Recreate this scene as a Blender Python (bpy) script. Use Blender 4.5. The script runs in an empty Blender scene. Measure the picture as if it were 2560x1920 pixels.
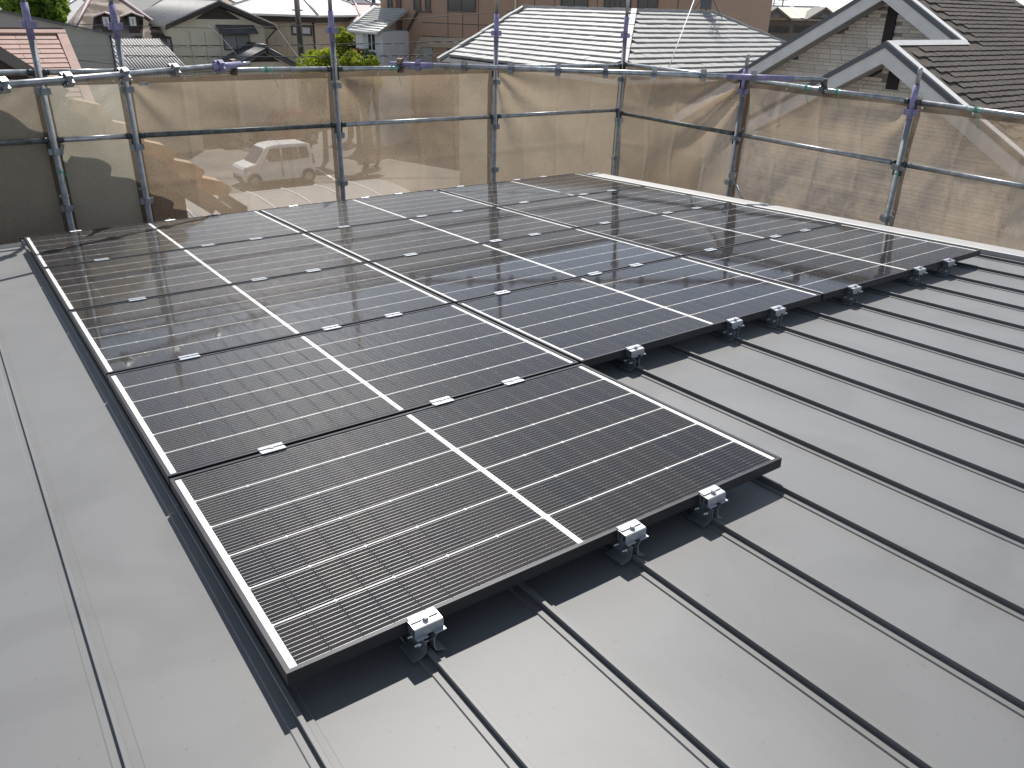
import bpy, bmesh, math, random
from mathutils import Vector, Matrix, noise

R = math.radians
random.seed(11)
sc = bpy.context.scene
COL = sc.collection

# ---------------------------------------------------------------- camera
CAM = Vector((-0.35934, -6.56543, 1.59365))
CX = Vector((0.81929, -0.57289, 0.02383))      # right
CY = Vector((-0.23029, -0.36683, -0.90133))    # down
CZ = Vector((0.52511, 0.73296, -0.43247))      # forward
FPX = 1980.5
cd = bpy.data.cameras.new('camera')
cam = bpy.data.objects.new('camera', cd)
COL.objects.link(cam)
cam.matrix_world = Matrix(((CX.x, -CY.x, -CZ.x, CAM.x), (CX.y, -CY.y, -CZ.y, CAM.y),
                           (CX.z, -CY.z, -CZ.z, CAM.z), (0, 0, 0, 1)))
cd.sensor_fit = 'HORIZONTAL'
cd.sensor_width = 36.0
cd.lens = 36.0 * FPX / 2560.0
cd.clip_start = 0.05
cd.clip_end = 3000
sc.camera = cam

# ---------------------------------------------------------------- light
SUN = Vector((0.2982, 0.5015, 0.8121)).normalized()
w = bpy.data.worlds.new('World')
sc.world = w
w.use_nodes = True
nt = w.node_tree
nt.nodes.clear()
sky = nt.nodes.new('ShaderNodeTexSky')
sky.sky_type = 'NISHITA'
sky.sun_disc = False
sky.sun_elevation = math.asin(SUN.z)
sky.sun_rotation = math.atan2(SUN.x, SUN.y)
sky.air_density = 0.8
sky.dust_density = 0.15
bg = nt.nodes.new('ShaderNodeBackground')
bg.inputs['Strength'].default_value = 0.125
wo = nt.nodes.new('ShaderNodeOutputWorld')
hs = nt.nodes.new('ShaderNodeHueSaturation')
hs.inputs['Saturation'].default_value = 0.55      # thin summer haze, less blue all round
nt.links.new(sky.outputs[0], hs.inputs['Color'])
nt.links.new(hs.outputs[0], bg.inputs[0])
nt.links.new(bg.outputs[0], wo.inputs[0])

sl = bpy.data.lights.new('sun', 'SUN')
sl.energy = 4.8
sl.angle = R(0.53)
sl.color = (1.0, 0.965, 0.905)
so = bpy.data.objects.new('sun', sl)
COL.objects.link(so)
so.rotation_euler = (-SUN).to_track_quat('-Z', 'Y').to_euler()
so.location = (6, 8, 30)

sc.view_settings.view_transform = 'Standard'
sc.view_settings.look = 'None'
sc.view_settings.exposure = 0.3
sc.view_settings.gamma = 1.0
sc.view_settings.use_curve_mapping = False
sc.render.engine = 'CYCLES'
sc.cycles.max_bounces = 7
sc.cycles.transparent_max_bounces = 16
sc.cycles.sample_clamp_indirect = 6.0
sc.cycles.use_denoising = True

# ---------------------------------------------------------------- geometry helpers
def ray(u, v):
    return CX * ((u - 1280) / FPX) + CY * ((v - 960) / FPX) + CZ
def on_y(u, v, y):
    d = ray(u, v); return CAM + d * ((y - CAM.y) / d.y)
def on_x(u, v, x):
    d = ray(u, v); return CAM + d * ((x - CAM.x) / d.x)
def on_z(u, v, z):
    d = ray(u, v); return CAM + d * ((z - CAM.z) / d.z)
def at_depth(u, v, D):
    return CAM + ray(u, v) * D
GROUND = -6.0

class MB:
    """collects polygons and links them as one mesh object"""
    def __init__(s):
        s.v = []; s.f = []; s.sm = []; s.mi = []
    def poly(s, pts, smooth=False, mi=0):
        b = len(s.v)
        s.v += [tuple(p) for p in pts]
        s.f.append(tuple(range(b, b + len(pts)))); s.sm.append(smooth); s.mi.append(mi)
        return s
    def box(s, a, b, mi=0):
        x0, y0, z0 = a; x1, y1, z1 = b
        k = len(s.v)
        s.v += [(x0,y0,z0),(x1,y0,z0),(x1,y1,z0),(x0,y1,z0),(x0,y0,z1),(x1,y0,z1),(x1,y1,z1),(x0,y1,z1)]
        for q in ((0,3,2,1),(4,5,6,7),(0,1,5,4),(1,2,6,5),(2,3,7,6),(3,0,4,7)):
            s.f.append(tuple(k + i for i in q)); s.sm.append(False); s.mi.append(mi)
        return s
    def obox(s, M, a, b, mi=0):
        k = len(s.v); s.box(a, b, mi)
        for i in range(k, len(s.v)): s.v[i] = tuple(M @ Vector(s.v[i]))
        return s
    def prism(s, prof, ax, a, b, mi=0, smooth=False):
        """prof: list of 2D points in the plane normal to axis ax ('x','y','z')"""
        def P(p, t):
            if ax == 'x': return (t, p[0], p[1])
            if ax == 'y': return (p[0], t, p[1])
            return (p[0], p[1], t)
        n = len(prof); k = len(s.v)
        s.v += [P(p, a) for p in prof] + [P(p, b) for p in prof]
        for i in range(n):
            j = (i + 1) % n
            s.f.append((k + i, k + j, k + n + j, k + n + i)); s.sm.append(smooth); s.mi.append(mi)
        s.f.append(tuple(k + i for i in reversed(range(n)))); s.sm.append(False); s.mi.append(mi)
        s.f.append(tuple(k + n + i for i in range(n))); s.sm.append(False); s.mi.append(mi)
        return s
    def tube(s, pts, r, n=12, caps=True, mi=0):
        pts = [Vector(p) for p in pts]
        k = len(s.v); m = len(pts)
        t = (pts[1] - pts[0]).normalized()
        up = Vector((0, 0, 1)) if abs(t.z) < 0.9 else Vector((1, 0, 0))
        a = t.cross(up).normalized(); b = a.cross(t).normalized()
        for i, p in enumerate(pts):
            if 0 < i < m - 1: t2 = (pts[i+1] - pts[i-1]).normalized()
            elif i == 0: t2 = (pts[1] - pts[0]).normalized()
            else: t2 = (pts[-1] - pts[-2]).normalized()
            a = (a - t2 * a.dot(t2)).normalized(); b = t2.cross(a)
            rr = r[i] if isinstance(r, (list, tuple)) else r
            for j in range(n):
                an = 2 * math.pi * j / n
                s.v.append(tuple(p + a * (math.cos(an) * rr) + b * (math.sin(an) * rr)))
        for i in range(m - 1):
            for j in range(n):
                j2 = (j + 1) % n
                s.f.append((k + i*n + j, k + i*n + j2, k + (i+1)*n + j2, k + (i+1)*n + j)); s.sm.append(True); s.mi.append(mi)
        if caps:
            s.f.append(tuple(k + j for j in reversed(range(n)))); s.sm.append(False); s.mi.append(mi)
            s.f.append(tuple(k + (m-1)*n + j for j in range(n))); s.sm.append(False); s.mi.append(mi)
        return s
    def ring(s, c, axis, R0, r, n=14, m=6):
        axis = Vector(axis).normalized()
        up = Vector((0,0,1)) if abs(axis.z) < .9 else Vector((1,0,0))
        a = axis.cross(up).normalized(); b = axis.cross(a)
        c = Vector(c); k = len(s.v)
        for i in range(n):
            an = 2*math.pi*i/n; d = a*math.cos(an) + b*math.sin(an)
            for j in range(m):
                bn = 2*math.pi*j/m
                s.v.append(tuple(c + d*(R0 + r*math.cos(bn)) + axis*(r*math.sin(bn))))
        for i in range(n):
            for j in range(m):
                i2=(i+1)%n; j2=(j+1)%m
                s.f.append((k+i*m+j, k+i2*m+j, k+i2*m+j2, k+i*m+j2)); s.sm.append(True); s.mi.append(0)
        return s
    def slab(s, quad, th, mi=0):
        """a quad (ccw seen from outside) thickened inward by th"""
        q = [Vector(p) for p in quad]
        n = (q[1]-q[0]).cross(q[-1]-q[0]).normalized()
        lo = [p - n*th for p in q]; m = len(q); k = len(s.v)
        s.v += [tuple(p) for p in q] + [tuple(p) for p in lo]
        s.f.append(tuple(k+i for i in range(m))); s.sm.append(False); s.mi.append(mi)
        s.f.append(tuple(k+m+i for i in reversed(range(m)))); s.sm.append(False); s.mi.append(mi)
        for i in range(m):
            j=(i+1)%m
            s.f.append((k+i, k+m+i, k+m+j, k+j)); s.sm.append(False); s.mi.append(mi)
        return s
    def mesh(s, name, mats):
        me = bpy.data.meshes.new(name)
        me.from_pydata(s.v, [], s.f)
        if not isinstance(mats, (list, tuple)): mats = [mats]
        for m in mats: me.materials.append(m)
        me.polygons.foreach_set('use_smooth', s.sm)
        if len(mats) > 1: me.polygons.foreach_set('material_index', s.mi)
        me.update()
        return me
    def build(s, name, mats, parent=None, world=False):
        if world and parent is not None:
            Mi = root_matrix(parent).inverted()
            s.v = [tuple(Mi @ Vector(p)) for p in s.v]
        o = bpy.data.objects.new(name, s.mesh(name, mats))
        COL.objects.link(o)
        if parent is not None: o.parent = parent
        return o

def root_matrix(o):
    M = o.matrix_basis.copy()
    while o.parent is not None:
        o = o.parent; M = o.matrix_basis @ M
    return M

def tag(o, label, cat, group=None, kind=None):
    if label: o['label'] = label
    if cat: o['category'] = cat
    if group: o['group'] = group
    if kind: o['kind'] = kind
    return o

def empty(name, M, label, cat, group=None):
    o = bpy.data.objects.new(name, None)
    COL.objects.link(o)
    o.empty_display_size = 0.2
    o.matrix_basis = M if isinstance(M, Matrix) else Matrix.Translation(Vector(M))
    return tag(o, label, cat, group)

def link(name, me, parent, M=None, world=False):
    o = bpy.data.objects.new(name, me)
    COL.objects.link(o)
    o.parent = parent
    if M is not None:
        o.matrix_basis = (root_matrix(parent).inverted() @ M) if world else M
    return o

def copy_tree(src, M=None):
    c = src.copy(); COL.objects.link(c)
    if M is not None: c.matrix_basis = M
    for ch in src.children:
        d = ch.copy(); COL.objects.link(d); d.parent = c
        for g in ch.children:
            e = g.copy(); COL.objects.link(e); e.parent = d
    return c

ORD = ['first', 'second', 'third', 'fourth', 'fifth', 'sixth', 'seventh', 'eighth', 'ninth', 'tenth', 'eleventh', 'twelfth']

# ---------------------------------------------------------------- materials
MATS = {}
def mat(name, col, rough=0.6, metal=0.0, var=0.12, scale=6.0, bump=0.0, bscale=60.0, spec=0.5, col2=None, detail=4.0,
        stretch=None, rvar=0.0, trans=0.0, coat=0.0, world=False, specks=False, lo=0.34, sheen=0.0):
    if name in MATS: return MATS[name]
    m = bpy.data.materials.new(name); m.use_nodes = True
    t = m.node_tree; b = t.nodes['Principled BSDF']
    b.inputs['Roughness'].default_value = rough
    b.inputs['Metallic'].default_value = metal
    b.inputs['Specular IOR Level'].default_value = spec
    b.inputs['Coat Weight'].default_value = coat; b.inputs['Coat Roughness'].default_value = 0.5
    b.inputs['Sheen Weight'].default_value = sheen; b.inputs['Sheen Roughness'].default_value = 0.45
    tc = t.nodes.new('ShaderNodeTexCoord')
    mp = t.nodes.new('ShaderNodeMapping')
    if world:
        gp = t.nodes.new('ShaderNodeNewGeometry'); t.links.new(gp.outputs['Position'], mp.inputs['Vector'])
    else:
        t.links.new(tc.outputs['Object'], mp.inputs['Vector'])
    if stretch: mp.inputs['Scale'].default_value = stretch
    n = t.nodes.new('ShaderNodeTexNoise'); n.inputs['Scale'].default_value = scale; n.inputs['Detail'].default_value = detail
    t.links.new(mp.outputs[0], n.inputs['Vector'])
    r = t.nodes.new('ShaderNodeValToRGB')
    c2 = col2 if col2 else tuple(min(1, c * (1 + var)) for c in col)
    c1 = col if col2 else tuple(c * (1 - var) for c in col)
    r.color_ramp.elements[0].color = (*c1, 1); r.color_ramp.elements[1].color = (*c2, 1)
    r.color_ramp.elements[0].position = lo; r.color_ramp.elements[1].position = 1 - lo
    t.links.new(n.outputs['Fac'], r.inputs[0])
    # every object a little different
    oi = t.nodes.new('ShaderNodeObjectInfo')
    hv = t.nodes.new('ShaderNodeHueSaturation')
    mr = t.nodes.new('ShaderNodeMapRange')
    mr.inputs['To Min'].default_value = 1 - var * 0.8; mr.inputs['To Max'].default_value = 1 + var * 0.8
    t.links.new(oi.outputs['Random'], mr.inputs['Value'])
    t.links.new(mr.outputs[0], hv.inputs['Value'])
    t.links.new(r.outputs[0], hv.inputs['Color'])
    t.links.new(hv.outputs[0], b.inputs['Base Color'])
    if specks:      # grit and dried drops
        sn = t.nodes.new('ShaderNodeTexNoise'); sn.inputs['Scale'].default_value = 55; sn.inputs['Detail'].default_value = 1
        t.links.new(gp.outputs['Position'], sn.inputs['Vector'])
        sr = t.nodes.new('ShaderNodeMapRange'); sr.inputs['From Min'].default_value = 0.735; sr.inputs['From Max'].default_value = 0.78; sr.inputs['To Max'].default_value = 0.35
        t.links.new(sn.outputs['Fac'], sr.inputs['Value'])
        sm_ = t.nodes.new('ShaderNodeTexNoise'); sm_.inputs['Scale'].default_value = 1.5; sm_.inputs['Detail'].default_value = 4; sm_.inputs['Distortion'].default_value = 1.6
        t.links.new(gp.outputs['Position'], sm_.inputs['Vector'])
        s2 = t.nodes.new('ShaderNodeMapRange'); s2.inputs['From Min'].default_value = 0.46; s2.inputs['From Max'].default_value = 0.72; s2.inputs['To Max'].default_value = 0.34
        t.links.new(sm_.outputs['Fac'], s2.inputs['Value'])
        ad = t.nodes.new('ShaderNodeMath'); ad.operation = 'ADD'; t.links.new(sr.outputs[0], ad.inputs[0]); t.links.new(s2.outputs[0], ad.inputs[1])
        dm = t.nodes.new('ShaderNodeMix'); dm.data_type = 'RGBA'; t.links.new(ad.outputs[0], dm.inputs['Factor'])
        t.links.new(hv.outputs[0], dm.inputs['A']); dm.inputs['B'].default_value = (0.05, 0.05, 0.05, 1); t.links.new(dm.outputs['Result'], b.inputs['Base Color'])
    if rvar:
        q = t.nodes.new('ShaderNodeMapRange')
        q.inputs['To Min'].default_value = rough - rvar; q.inputs['To Max'].default_value = rough + rvar
        t.links.new(n.outputs['Fac'], q.inputs['Value']); t.links.new(q.outputs[0], b.inputs['Roughness'])
    if bump:
        n2 = t.nodes.new('ShaderNodeTexNoise'); n2.inputs['Scale'].default_value = bscale; n2.inputs['Detail'].default_value = 3
        t.links.new(mp.outputs[0], n2.inputs['Vector'])
        bp = t.nodes.new('ShaderNodeBump'); bp.inputs['Strength'].default_value = bump; bp.inputs['Distance'].default_value = 0.02
        t.links.new(n2.outputs['Fac'], bp.inputs['Height']); t.links.new(bp.outputs[0], b.inputs['Normal'])
    if trans:
        tr = t.nodes.new('ShaderNodeBsdfTranslucent'); t.links.new(hv.outputs[0], tr.inputs[0])
        mx = t.nodes.new('ShaderNodeMixShader'); mx.inputs[0].default_value = trans
        out = t.nodes['Material Output']
        t.links.new(b.outputs[0], mx.inputs[1]); t.links.new(tr.outputs[0], mx.inputs[2]); t.links.new(mx.outputs[0], out.inputs[0])
    MATS[name] = m
    return m

M_ROOF = mat('painted_metal_roof', (0.140, 0.141, 0.141), rough=0.86, metal=0.55, coat=1.0, sheen=0.35, var=0.05, scale=0.9, bump=0.05, bscale=1.6, spec=0.5, rvar=0.06, detail=9, stretch=(1, 0.4, 1), world=True, specks=True)
M_VERGE = mat('painted_metal_trim', (0.40, 0.395, 0.385), rough=0.45, metal=0.2, var=0.05)
M_FRAME = mat('black_anodised_frame', (0.045, 0.045, 0.05), rough=0.45, metal=0.6, var=0.1)
M_BACK = mat('white_backsheet', (0.80, 0.80, 0.80), rough=0.5, var=0.02)
M_ALU = mat('aluminium_clamp', (0.44, 0.46, 0.49), rough=0.42, metal=0.8, var=0.08, scale=20)
M_ZINC = mat('zinc_bracket', (0.30, 0.34, 0.36), rough=0.45, metal=0.7, var=0.15, scale=25)
M_STEEL = mat('stainless_bolt', (0.55, 0.55, 0.55), rough=0.3, metal=0.9, var=0.05)
M_GALV = mat('galvanised_tube', (0.36, 0.375, 0.385), rough=0.40, metal=0.85, var=0.22, scale=14, bump=0.06, bscale=40, rvar=0.12)
M_POST = mat('post_tube', (0.25, 0.265, 0.275), rough=0.52, metal=0.45, var=0.2, scale=14, bump=0.06, bscale=40)
M_GALVD = mat('weathered_galvanised_tube', (0.11, 0.125, 0.122), rough=0.5, metal=0.5, var=0.35, scale=18, bump=0.1, bscale=60)
M_PURPLE = mat('purple_paint', (0.235, 0.215, 0.355), rough=0.5, var=0.2, scale=16)
M_WEDGE = mat('dark_wedge', (0.05, 0.06, 0.065), rough=0.5, metal=0.5, var=0.2)
M_RUST = mat('rusty_coupler', (0.16, 0.11, 0.08), rough=0.6, metal=0.5, var=0.4, scale=30, bump=0.3)
M_GREEN = mat('green_twine', (0.03, 0.36, 0.24), rough=0.6, var=0.1)
M_GREYTW = mat('grey_twine', (0.35, 0.37, 0.36), rough=0.7, var=0.1)

def cell_material():
    m = bpy.data.materials.new('solar_cell'); m.use_nodes = True
    t = m.node_tree; b = t.nodes['Principled BSDF']
    def math_(op, a, bv=None):
        n = t.nodes.new('ShaderNodeMath'); n.operation = op
        for k, q in enumerate((a, bv)):
            if q is None: continue
            if isinstance(q, (int, float)): n.inputs[k].default_value = q
            else: t.links.new(q, n.inputs[k])
        return n.outputs[0]
    tc = t.nodes.new('ShaderNodeTexCoord')
    sx = t.nodes.new('ShaderNodeSeparateXYZ'); t.links.new(tc.outputs['Object'], sx.inputs[0])
    # eleven round wires along the panel, 164.5 mm cell height centred on the origin
    p = 0.1645 / 11
    f = math_('FRACT', math_('DIVIDE', math_('ADD', sx.outputs['Y'], 0.1645 / 2 + 10 * p), p))
    line = math_('LESS_THAN', math_('ABSOLUTE', math_('SUBTRACT', f, 0.5)), 0.030)
    ax_ = math_('ABSOLUTE', sx.outputs['X'])
    inside = math_('LESS_THAN', ax_, 0.0803 / 2 - 0.0011)
    mask = math_('MULTIPLY', line, inside)
    # wire ends near the half-cell gap: their glint painted as a paler colour
    ends = math_('MULTIPLY', math_('GREATER_THAN', ax_, 0.0803 / 2 - 0.009), mask)
    oi = t.nodes.new('ShaderNodeObjectInfo')
    cr = t.nodes.new('ShaderNodeValToRGB')
    cr.color_ramp.elements[0].color = (0.008, 0.009, 0.014, 1); cr.color_ramp.elements[1].color = (0.018, 0.015, 0.015, 1)
    t.links.new(oi.outputs['Random'], cr.inputs[0])
    mx = t.nodes.new('ShaderNodeMix'); mx.data_type = 'RGBA'
    t.links.new(mask, mx.inputs['Factor']); t.links.new(cr.outputs[0], mx.inputs['A']); mx.inputs['B'].default_value = (0.44, 0.43, 0.42, 1)
    mx2 = t.nodes.new('ShaderNodeMix'); mx2.data_type = 'RGBA'
    t.links.new(ends, mx2.inputs['Factor']); t.links.new(mx.outputs['Result'], mx2.inputs['A']); mx2.inputs['B'].default_value = (0.60, 0.60, 0.59, 1)
    t.links.new(mx2.outputs['Result'], b.inputs['Base Color'])
    t.links.new(math_('ADD', math_('MULTIPLY', mask, 0.10), 0.45), b.inputs['Roughness'])
    t.links.new(math_('MULTIPLY', math_('SUBTRACT', mask, math_('MULTIPLY', ends, 0.6)), 0.8), b.inputs['Metallic'])
    t.links.new(math_('ADD', math_('MULTIPLY', mask, 0.3), 0.06), b.inputs['Specular IOR Level'])
    # a round wire scatters across its length
    t.links.new(math_('MULTIPLY', mask, 0.9), b.inputs['Anisotropic'])
    tv = t.nodes.new('ShaderNodeCombineXYZ'); tv.inputs[0].default_value = 0.0; tv.inputs[1].default_value = 1.0; tv.inputs[2].default_value = -0.05
    t.links.new(tv.outputs[0], b.inputs['Tangent'])
    return m
M_CELL = cell_material()

def glass_material(name, rough=0.07, bump=0.0, tint=(1, 1, 1), ior=1.5, dust=0.0):
    m = bpy.data.materials.new(name); m.use_nodes = True
    t = m.node_tree; t.nodes.clear()
    out = t.nodes.new('ShaderNodeOutputMaterial')
    tr = t.nodes.new('ShaderNodeBsdfTransparent'); tr.inputs[0].default_value = (*tint, 1)
    gl = t.nodes.new('ShaderNodeBsdfGlossy'); gl.inputs['Roughness'].default_value = rough
    fr = t.nodes.new('ShaderNodeFresnel'); fr.inputs['IOR'].default_value = ior
    mx = t.nodes.new('ShaderNodeMixShader')
    t.links.new(fr.outputs[0], mx.inputs[0]); t.links.new(tr.outputs[0], mx.inputs[1]); t.links.new(gl.outputs[0], mx.inputs[2])
    last = mx
    if bump:
        tc = t.nodes.new('ShaderNodeTexCoord')
        n = t.nodes.new('ShaderNodeTexNoise'); n.inputs['Scale'].default_value = 260
        t.links.new(tc.outputs['Object'], n.inputs['Vector'])
        bp = t.nodes.new('ShaderNodeBump'); bp.inputs['Strength'].default_value = bump; bp.inputs['Distance'].default_value = 0.001
        t.links.new(n.outputs['Fac'], bp.inputs['Height']); t.links.new(bp.outputs[0], gl.inputs['Normal'])
    if dust:
        tc = t.nodes.new('ShaderNodeTexCoord')
        n = t.nodes.new('ShaderNodeTexNoise'); n.inputs['Scale'].default_value = 2.2; n.inputs['Detail'].default_value = 6
        t.links.new(tc.outputs['Object'], n.inputs['Vector'])
        rr = t.nodes.new('ShaderNodeMapRange'); rr.inputs['From Min'].default_value = 0.35; rr.inputs['From Max'].default_value = 0.75
        rr.inputs['To Max'].default_value = dust; t.links.new(n.outputs['Fac'], rr.inputs['Value'])
        df = t.nodes.new('ShaderNodeBsdfDiffuse'); df.inputs[0].default_value = (0.5, 0.46, 0.4, 1)
        m2 = t.nodes.new('ShaderNodeMixShader'); t.links.new(rr.outputs[0], m2.inputs[0])
        t.links.new(mx.outputs[0], m2.inputs[1]); t.links.new(df.outputs[0], m2.inputs[2]); last = m2
    t.links.new(last.outputs[0], out.inputs[0])
    return m
M_PANELGLASS = glass_material('panel_glass', rough=0.05, bump=0.0, dust=0.008, ior=1.32)
M_WINGLASS = mat('window_glass', (0.02, 0.024, 0.028), rough=0.08, var=0.2, spec=0.6, scale=2)

def sheet_material(name, c1, c2, t0, t1):
    m = bpy.data.materials.new(name); m.use_nodes = True
    t = m.node_tree; t.nodes.clear()
    out = t.nodes.new('ShaderNodeOutputMaterial')
    tc = t.nodes.new('ShaderNodeTexCoord')
    n = t.nodes.new('ShaderNodeTexNoise'); n.inputs['Scale'].default_value = 2.4; n.inputs['Detail'].default_value = 6
    t.links.new(tc.outputs['Object'], n.inputs['Vector'])
    cr = t.nodes.new('ShaderNodeValToRGB')
    cr.color_ramp.elements[0].position = 0.3; cr.color_ramp.elements[1].position = 0.7
    cr.color_ramp.elements[0].color = (*c1, 1); cr.color_ramp.elements[1].color = (*c2, 1)
    t.links.new(n.outputs['Fac'], cr.inputs[0])
    # the weave: fine threads let a share of the light straight through
    wv = t.nodes.new('ShaderNodeTexNoise'); wv.inputs['Scale'].default_value = 190; wv.inputs['Detail'].default_value = 2
    mp = t.nodes.new('ShaderNodeMapping'); mp.inputs['Scale'].default_value = (1, 1, 0.35)
    t.links.new(tc.outputs['Object'], mp.inputs[0]); t.links.new(mp.outputs[0], wv.inputs['Vector'])
    mr = t.nodes.new('ShaderNodeMapRange'); mr.inputs['From Min'].default_value = 0.3; mr.inputs['From Max'].default_value = 0.7
    mr.inputs['To Min'].default_value = t0; mr.inputs['To Max'].default_value = t1
    t.links.new(wv.outputs['Fac'], mr.inputs['Value'])
    df = t.nodes.new('ShaderNodeBsdfDiffuse'); t.links.new(cr.outputs[0], df.inputs[0])
    tl = t.nodes.new('ShaderNodeBsdfTranslucent'); t.links.new(cr.outputs[0], tl.inputs[0])
    m1 = t.nodes.new('ShaderNodeMixShader'); m1.inputs[0].default_value = 0.42
    t.links.new(df.outputs[0], m1.inputs[1]); t.links.new(tl.outputs[0], m1.inputs[2])
    tr = t.nodes.new('ShaderNodeBsdfTransparent')
    m2 = t.nodes.new('ShaderNodeMixShader'); t.links.new(mr.outputs[0], m2.inputs[0])
    t.links.new(m1.outputs[0], m2.inputs[1]); t.links.new(tr.outputs[0], m2.inputs[2])
    t.links.new(m2.outputs[0], out.inputs[0])
    return m
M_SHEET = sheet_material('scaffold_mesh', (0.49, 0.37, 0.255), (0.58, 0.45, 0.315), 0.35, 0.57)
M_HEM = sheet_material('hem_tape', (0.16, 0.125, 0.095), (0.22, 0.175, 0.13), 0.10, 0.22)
M_SHEETM = sheet_material('lightened_scaffold_mesh', (0.52, 0.45, 0.34), (0.62, 0.54, 0.41), 0.26, 0.42)  # mesh colour lightened to brighten the shaded far-left sheet
M_SHEETP = sheet_material('pale_scaffold_mesh', (0.66, 0.60, 0.47), (0.74, 0.68, 0.54), 0.26, 0.42)  # paler cloth colour stands in for sun shining through the narrow sheet

# ---------------------------------------------------------------- ground
def ground_material():
    m = bpy.data.materials.new('asphalt_ground'); m.use_nodes = True
    t = m.node_tree; b = t.nodes['Principled BSDF']; b.inputs['Roughness'].default_value = 0.9
    tc = t.nodes.new('ShaderNodeTexCoord')
    n = t.nodes.new('ShaderNodeTexNoise'); n.inputs['Scale'].default_value = 0.35; n.inputs['Detail'].default_value = 8
    t.links.new(tc.outputs['Object'], n.inputs['Vector'])
    cr = t.nodes.new('ShaderNodeValToRGB')
    cr.color_ramp.elements[0].position = 0.35; cr.color_ramp.elements[1].position = 0.7
    cr.color_ramp.elements[0].color = (0.13, 0.125, 0.115, 1); cr.color_ramp.elements[1].color = (0.22, 0.21, 0.19, 1)
    t.links.new(n.outputs['Fac'], cr.inputs[0]); t.links.new(cr.outputs[0], b.inputs['Base Color'])
    return m
g = MB()
g.poly([(-900, -900, GROUND), (900, -900, GROUND), (900, 1500, GROUND), (-900, 1500, GROUND)])
tag(g.build('ground', ground_material()), None, None, kind='structure')
M_CONC = mat('concrete', (0.33, 0.32, 0.30), rough=0.85, var=0.15, scale=3)
M_PAINTW = mat('road_paint', (0.70, 0.70, 0.68), rough=0.7, var=0.1)

# ---------------------------------------------------------------- own house: standing seam roof
TILT = math.atan(1 / 20)
RM = Matrix.Rotation(-TILT, 4, 'X')           # roof frame: x along the eave, y down the slope, z off the panels
PITCH, SX0, HR = 0.3337, 0.336, 0.106          # seam pitch, first seam, panel top to pan
EAVE_Y, RIDGE_Y, VERGE_X, LEFT_X = 0.37, -8.6, 5.46, -2.7
roofM = RM @ Matrix.Translation((0, 0, -HR))
roof = empty('seamed_metal_roof', roofM, 'grey standing seam metal roof carrying all the solar panels', 'roof')
# one pan between two seams: two creases 29 mm from the seams, slight belly
pan = MB()
cw = PITCH
prof = [(0.0, 0.0048), (0.0265, 0.0048), (0.0290, 0.0), (cw*0.3, -0.0006), (cw*0.5, -0.0008), (cw*0.7, -0.0006), (cw-0.0290, 0.0), (cw-0.0265, 0.0048), (cw, 0.0048)]
ys = [RIDGE_Y + (EAVE_Y - RIDGE_Y) * i / 6 for i in range(7)]
for i in range(len(prof) - 1):
    (xa, za), (xb, zb) = prof[i], prof[i+1]
    for j in range(6):
        pan.poly([(xa, ys[j], za), (xb, ys[j], zb), (xb, ys[j+1], zb), (xa, ys[j+1], za)], smooth=False)
pan_me = pan.mesh('roof_pan', M_ROOF)
sm = MB()
sm.prism([(-0.0030, 0.0), (-0.0034, 0.0128), (-0.0058, 0.0132), (-0.0060, 0.0214), (-0.0052, 0.0220), (0.0052, 0.0220), (0.0060, 0.0214), (0.0058, 0.0132), (0.0034, 0.0128), (0.0030, 0.0)],
         'y', RIDGE_Y, EAVE_Y)
seam_me = sm.mesh('seam', M_ROOF)
cp = MB()
cp.box((-0.011, EAVE_Y - 0.004, -0.01), (0.011, EAVE_Y + 0.03, 0.032))
M_CAP = mat('black_seam_cap', (0.02, 0.02, 0.022), rough=0.5, var=0.1)
cap_me = cp.mesh('seam_cap', M_CAP)
n0 = int(math.floor((LEFT_X - SX0) / PITCH)); n1 = int(math.floor((VERGE_X - SX0) / PITCH))
for n in range(n0, n1 + 1):
    x = SX0 + n * PITCH
    link('roof_pan', pan_me, roof, Matrix.Translation((x, 0, 0)))
    link('seam', seam_me, roof, Matrix.Translation((x, 0, 0)))
    link('seam_cap', cap_me, roof, Matrix.Translation((x, 0, 0)))
vt = MB()
vt.prism([(VERGE_X - 0.012, 0.003), (VERGE_X - 0.012, 0.033), (VERGE_X, 0.036), (VERGE_X + 0.15, 0.036), (VERGE_X + 0.16, 0.030), (VERGE_X + 0.16, -0.18), (VERGE_X + 0.14, -0.18)], 'y', RIDGE_Y, EAVE_Y - 0.1)
vt.build('verge_trim', M_VERGE, roof)
et = MB()
et.prism([(EAVE_Y + 0.002, -0.002), (EAVE_Y + 0.035, -0.006), (EAVE_Y + 0.035, -0.09), (EAVE_Y + 0.002, -0.09)], 'x', LEFT_X, VERGE_X + 0.16)
et.build('eave_trim', M_VERGE, roof)
wl = MB()
wl.box((LEFT_X + 0.1, RIDGE_Y, -6.4), (VERGE_X + 0.1, EAVE_Y - 0.05, -0.06))
M_OWNWALL = mat('own_wall', (0.5, 0.47, 0.42), rough=0.9, var=0.06)
wl.build('wall', M_OWNWALL, roof)

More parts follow.
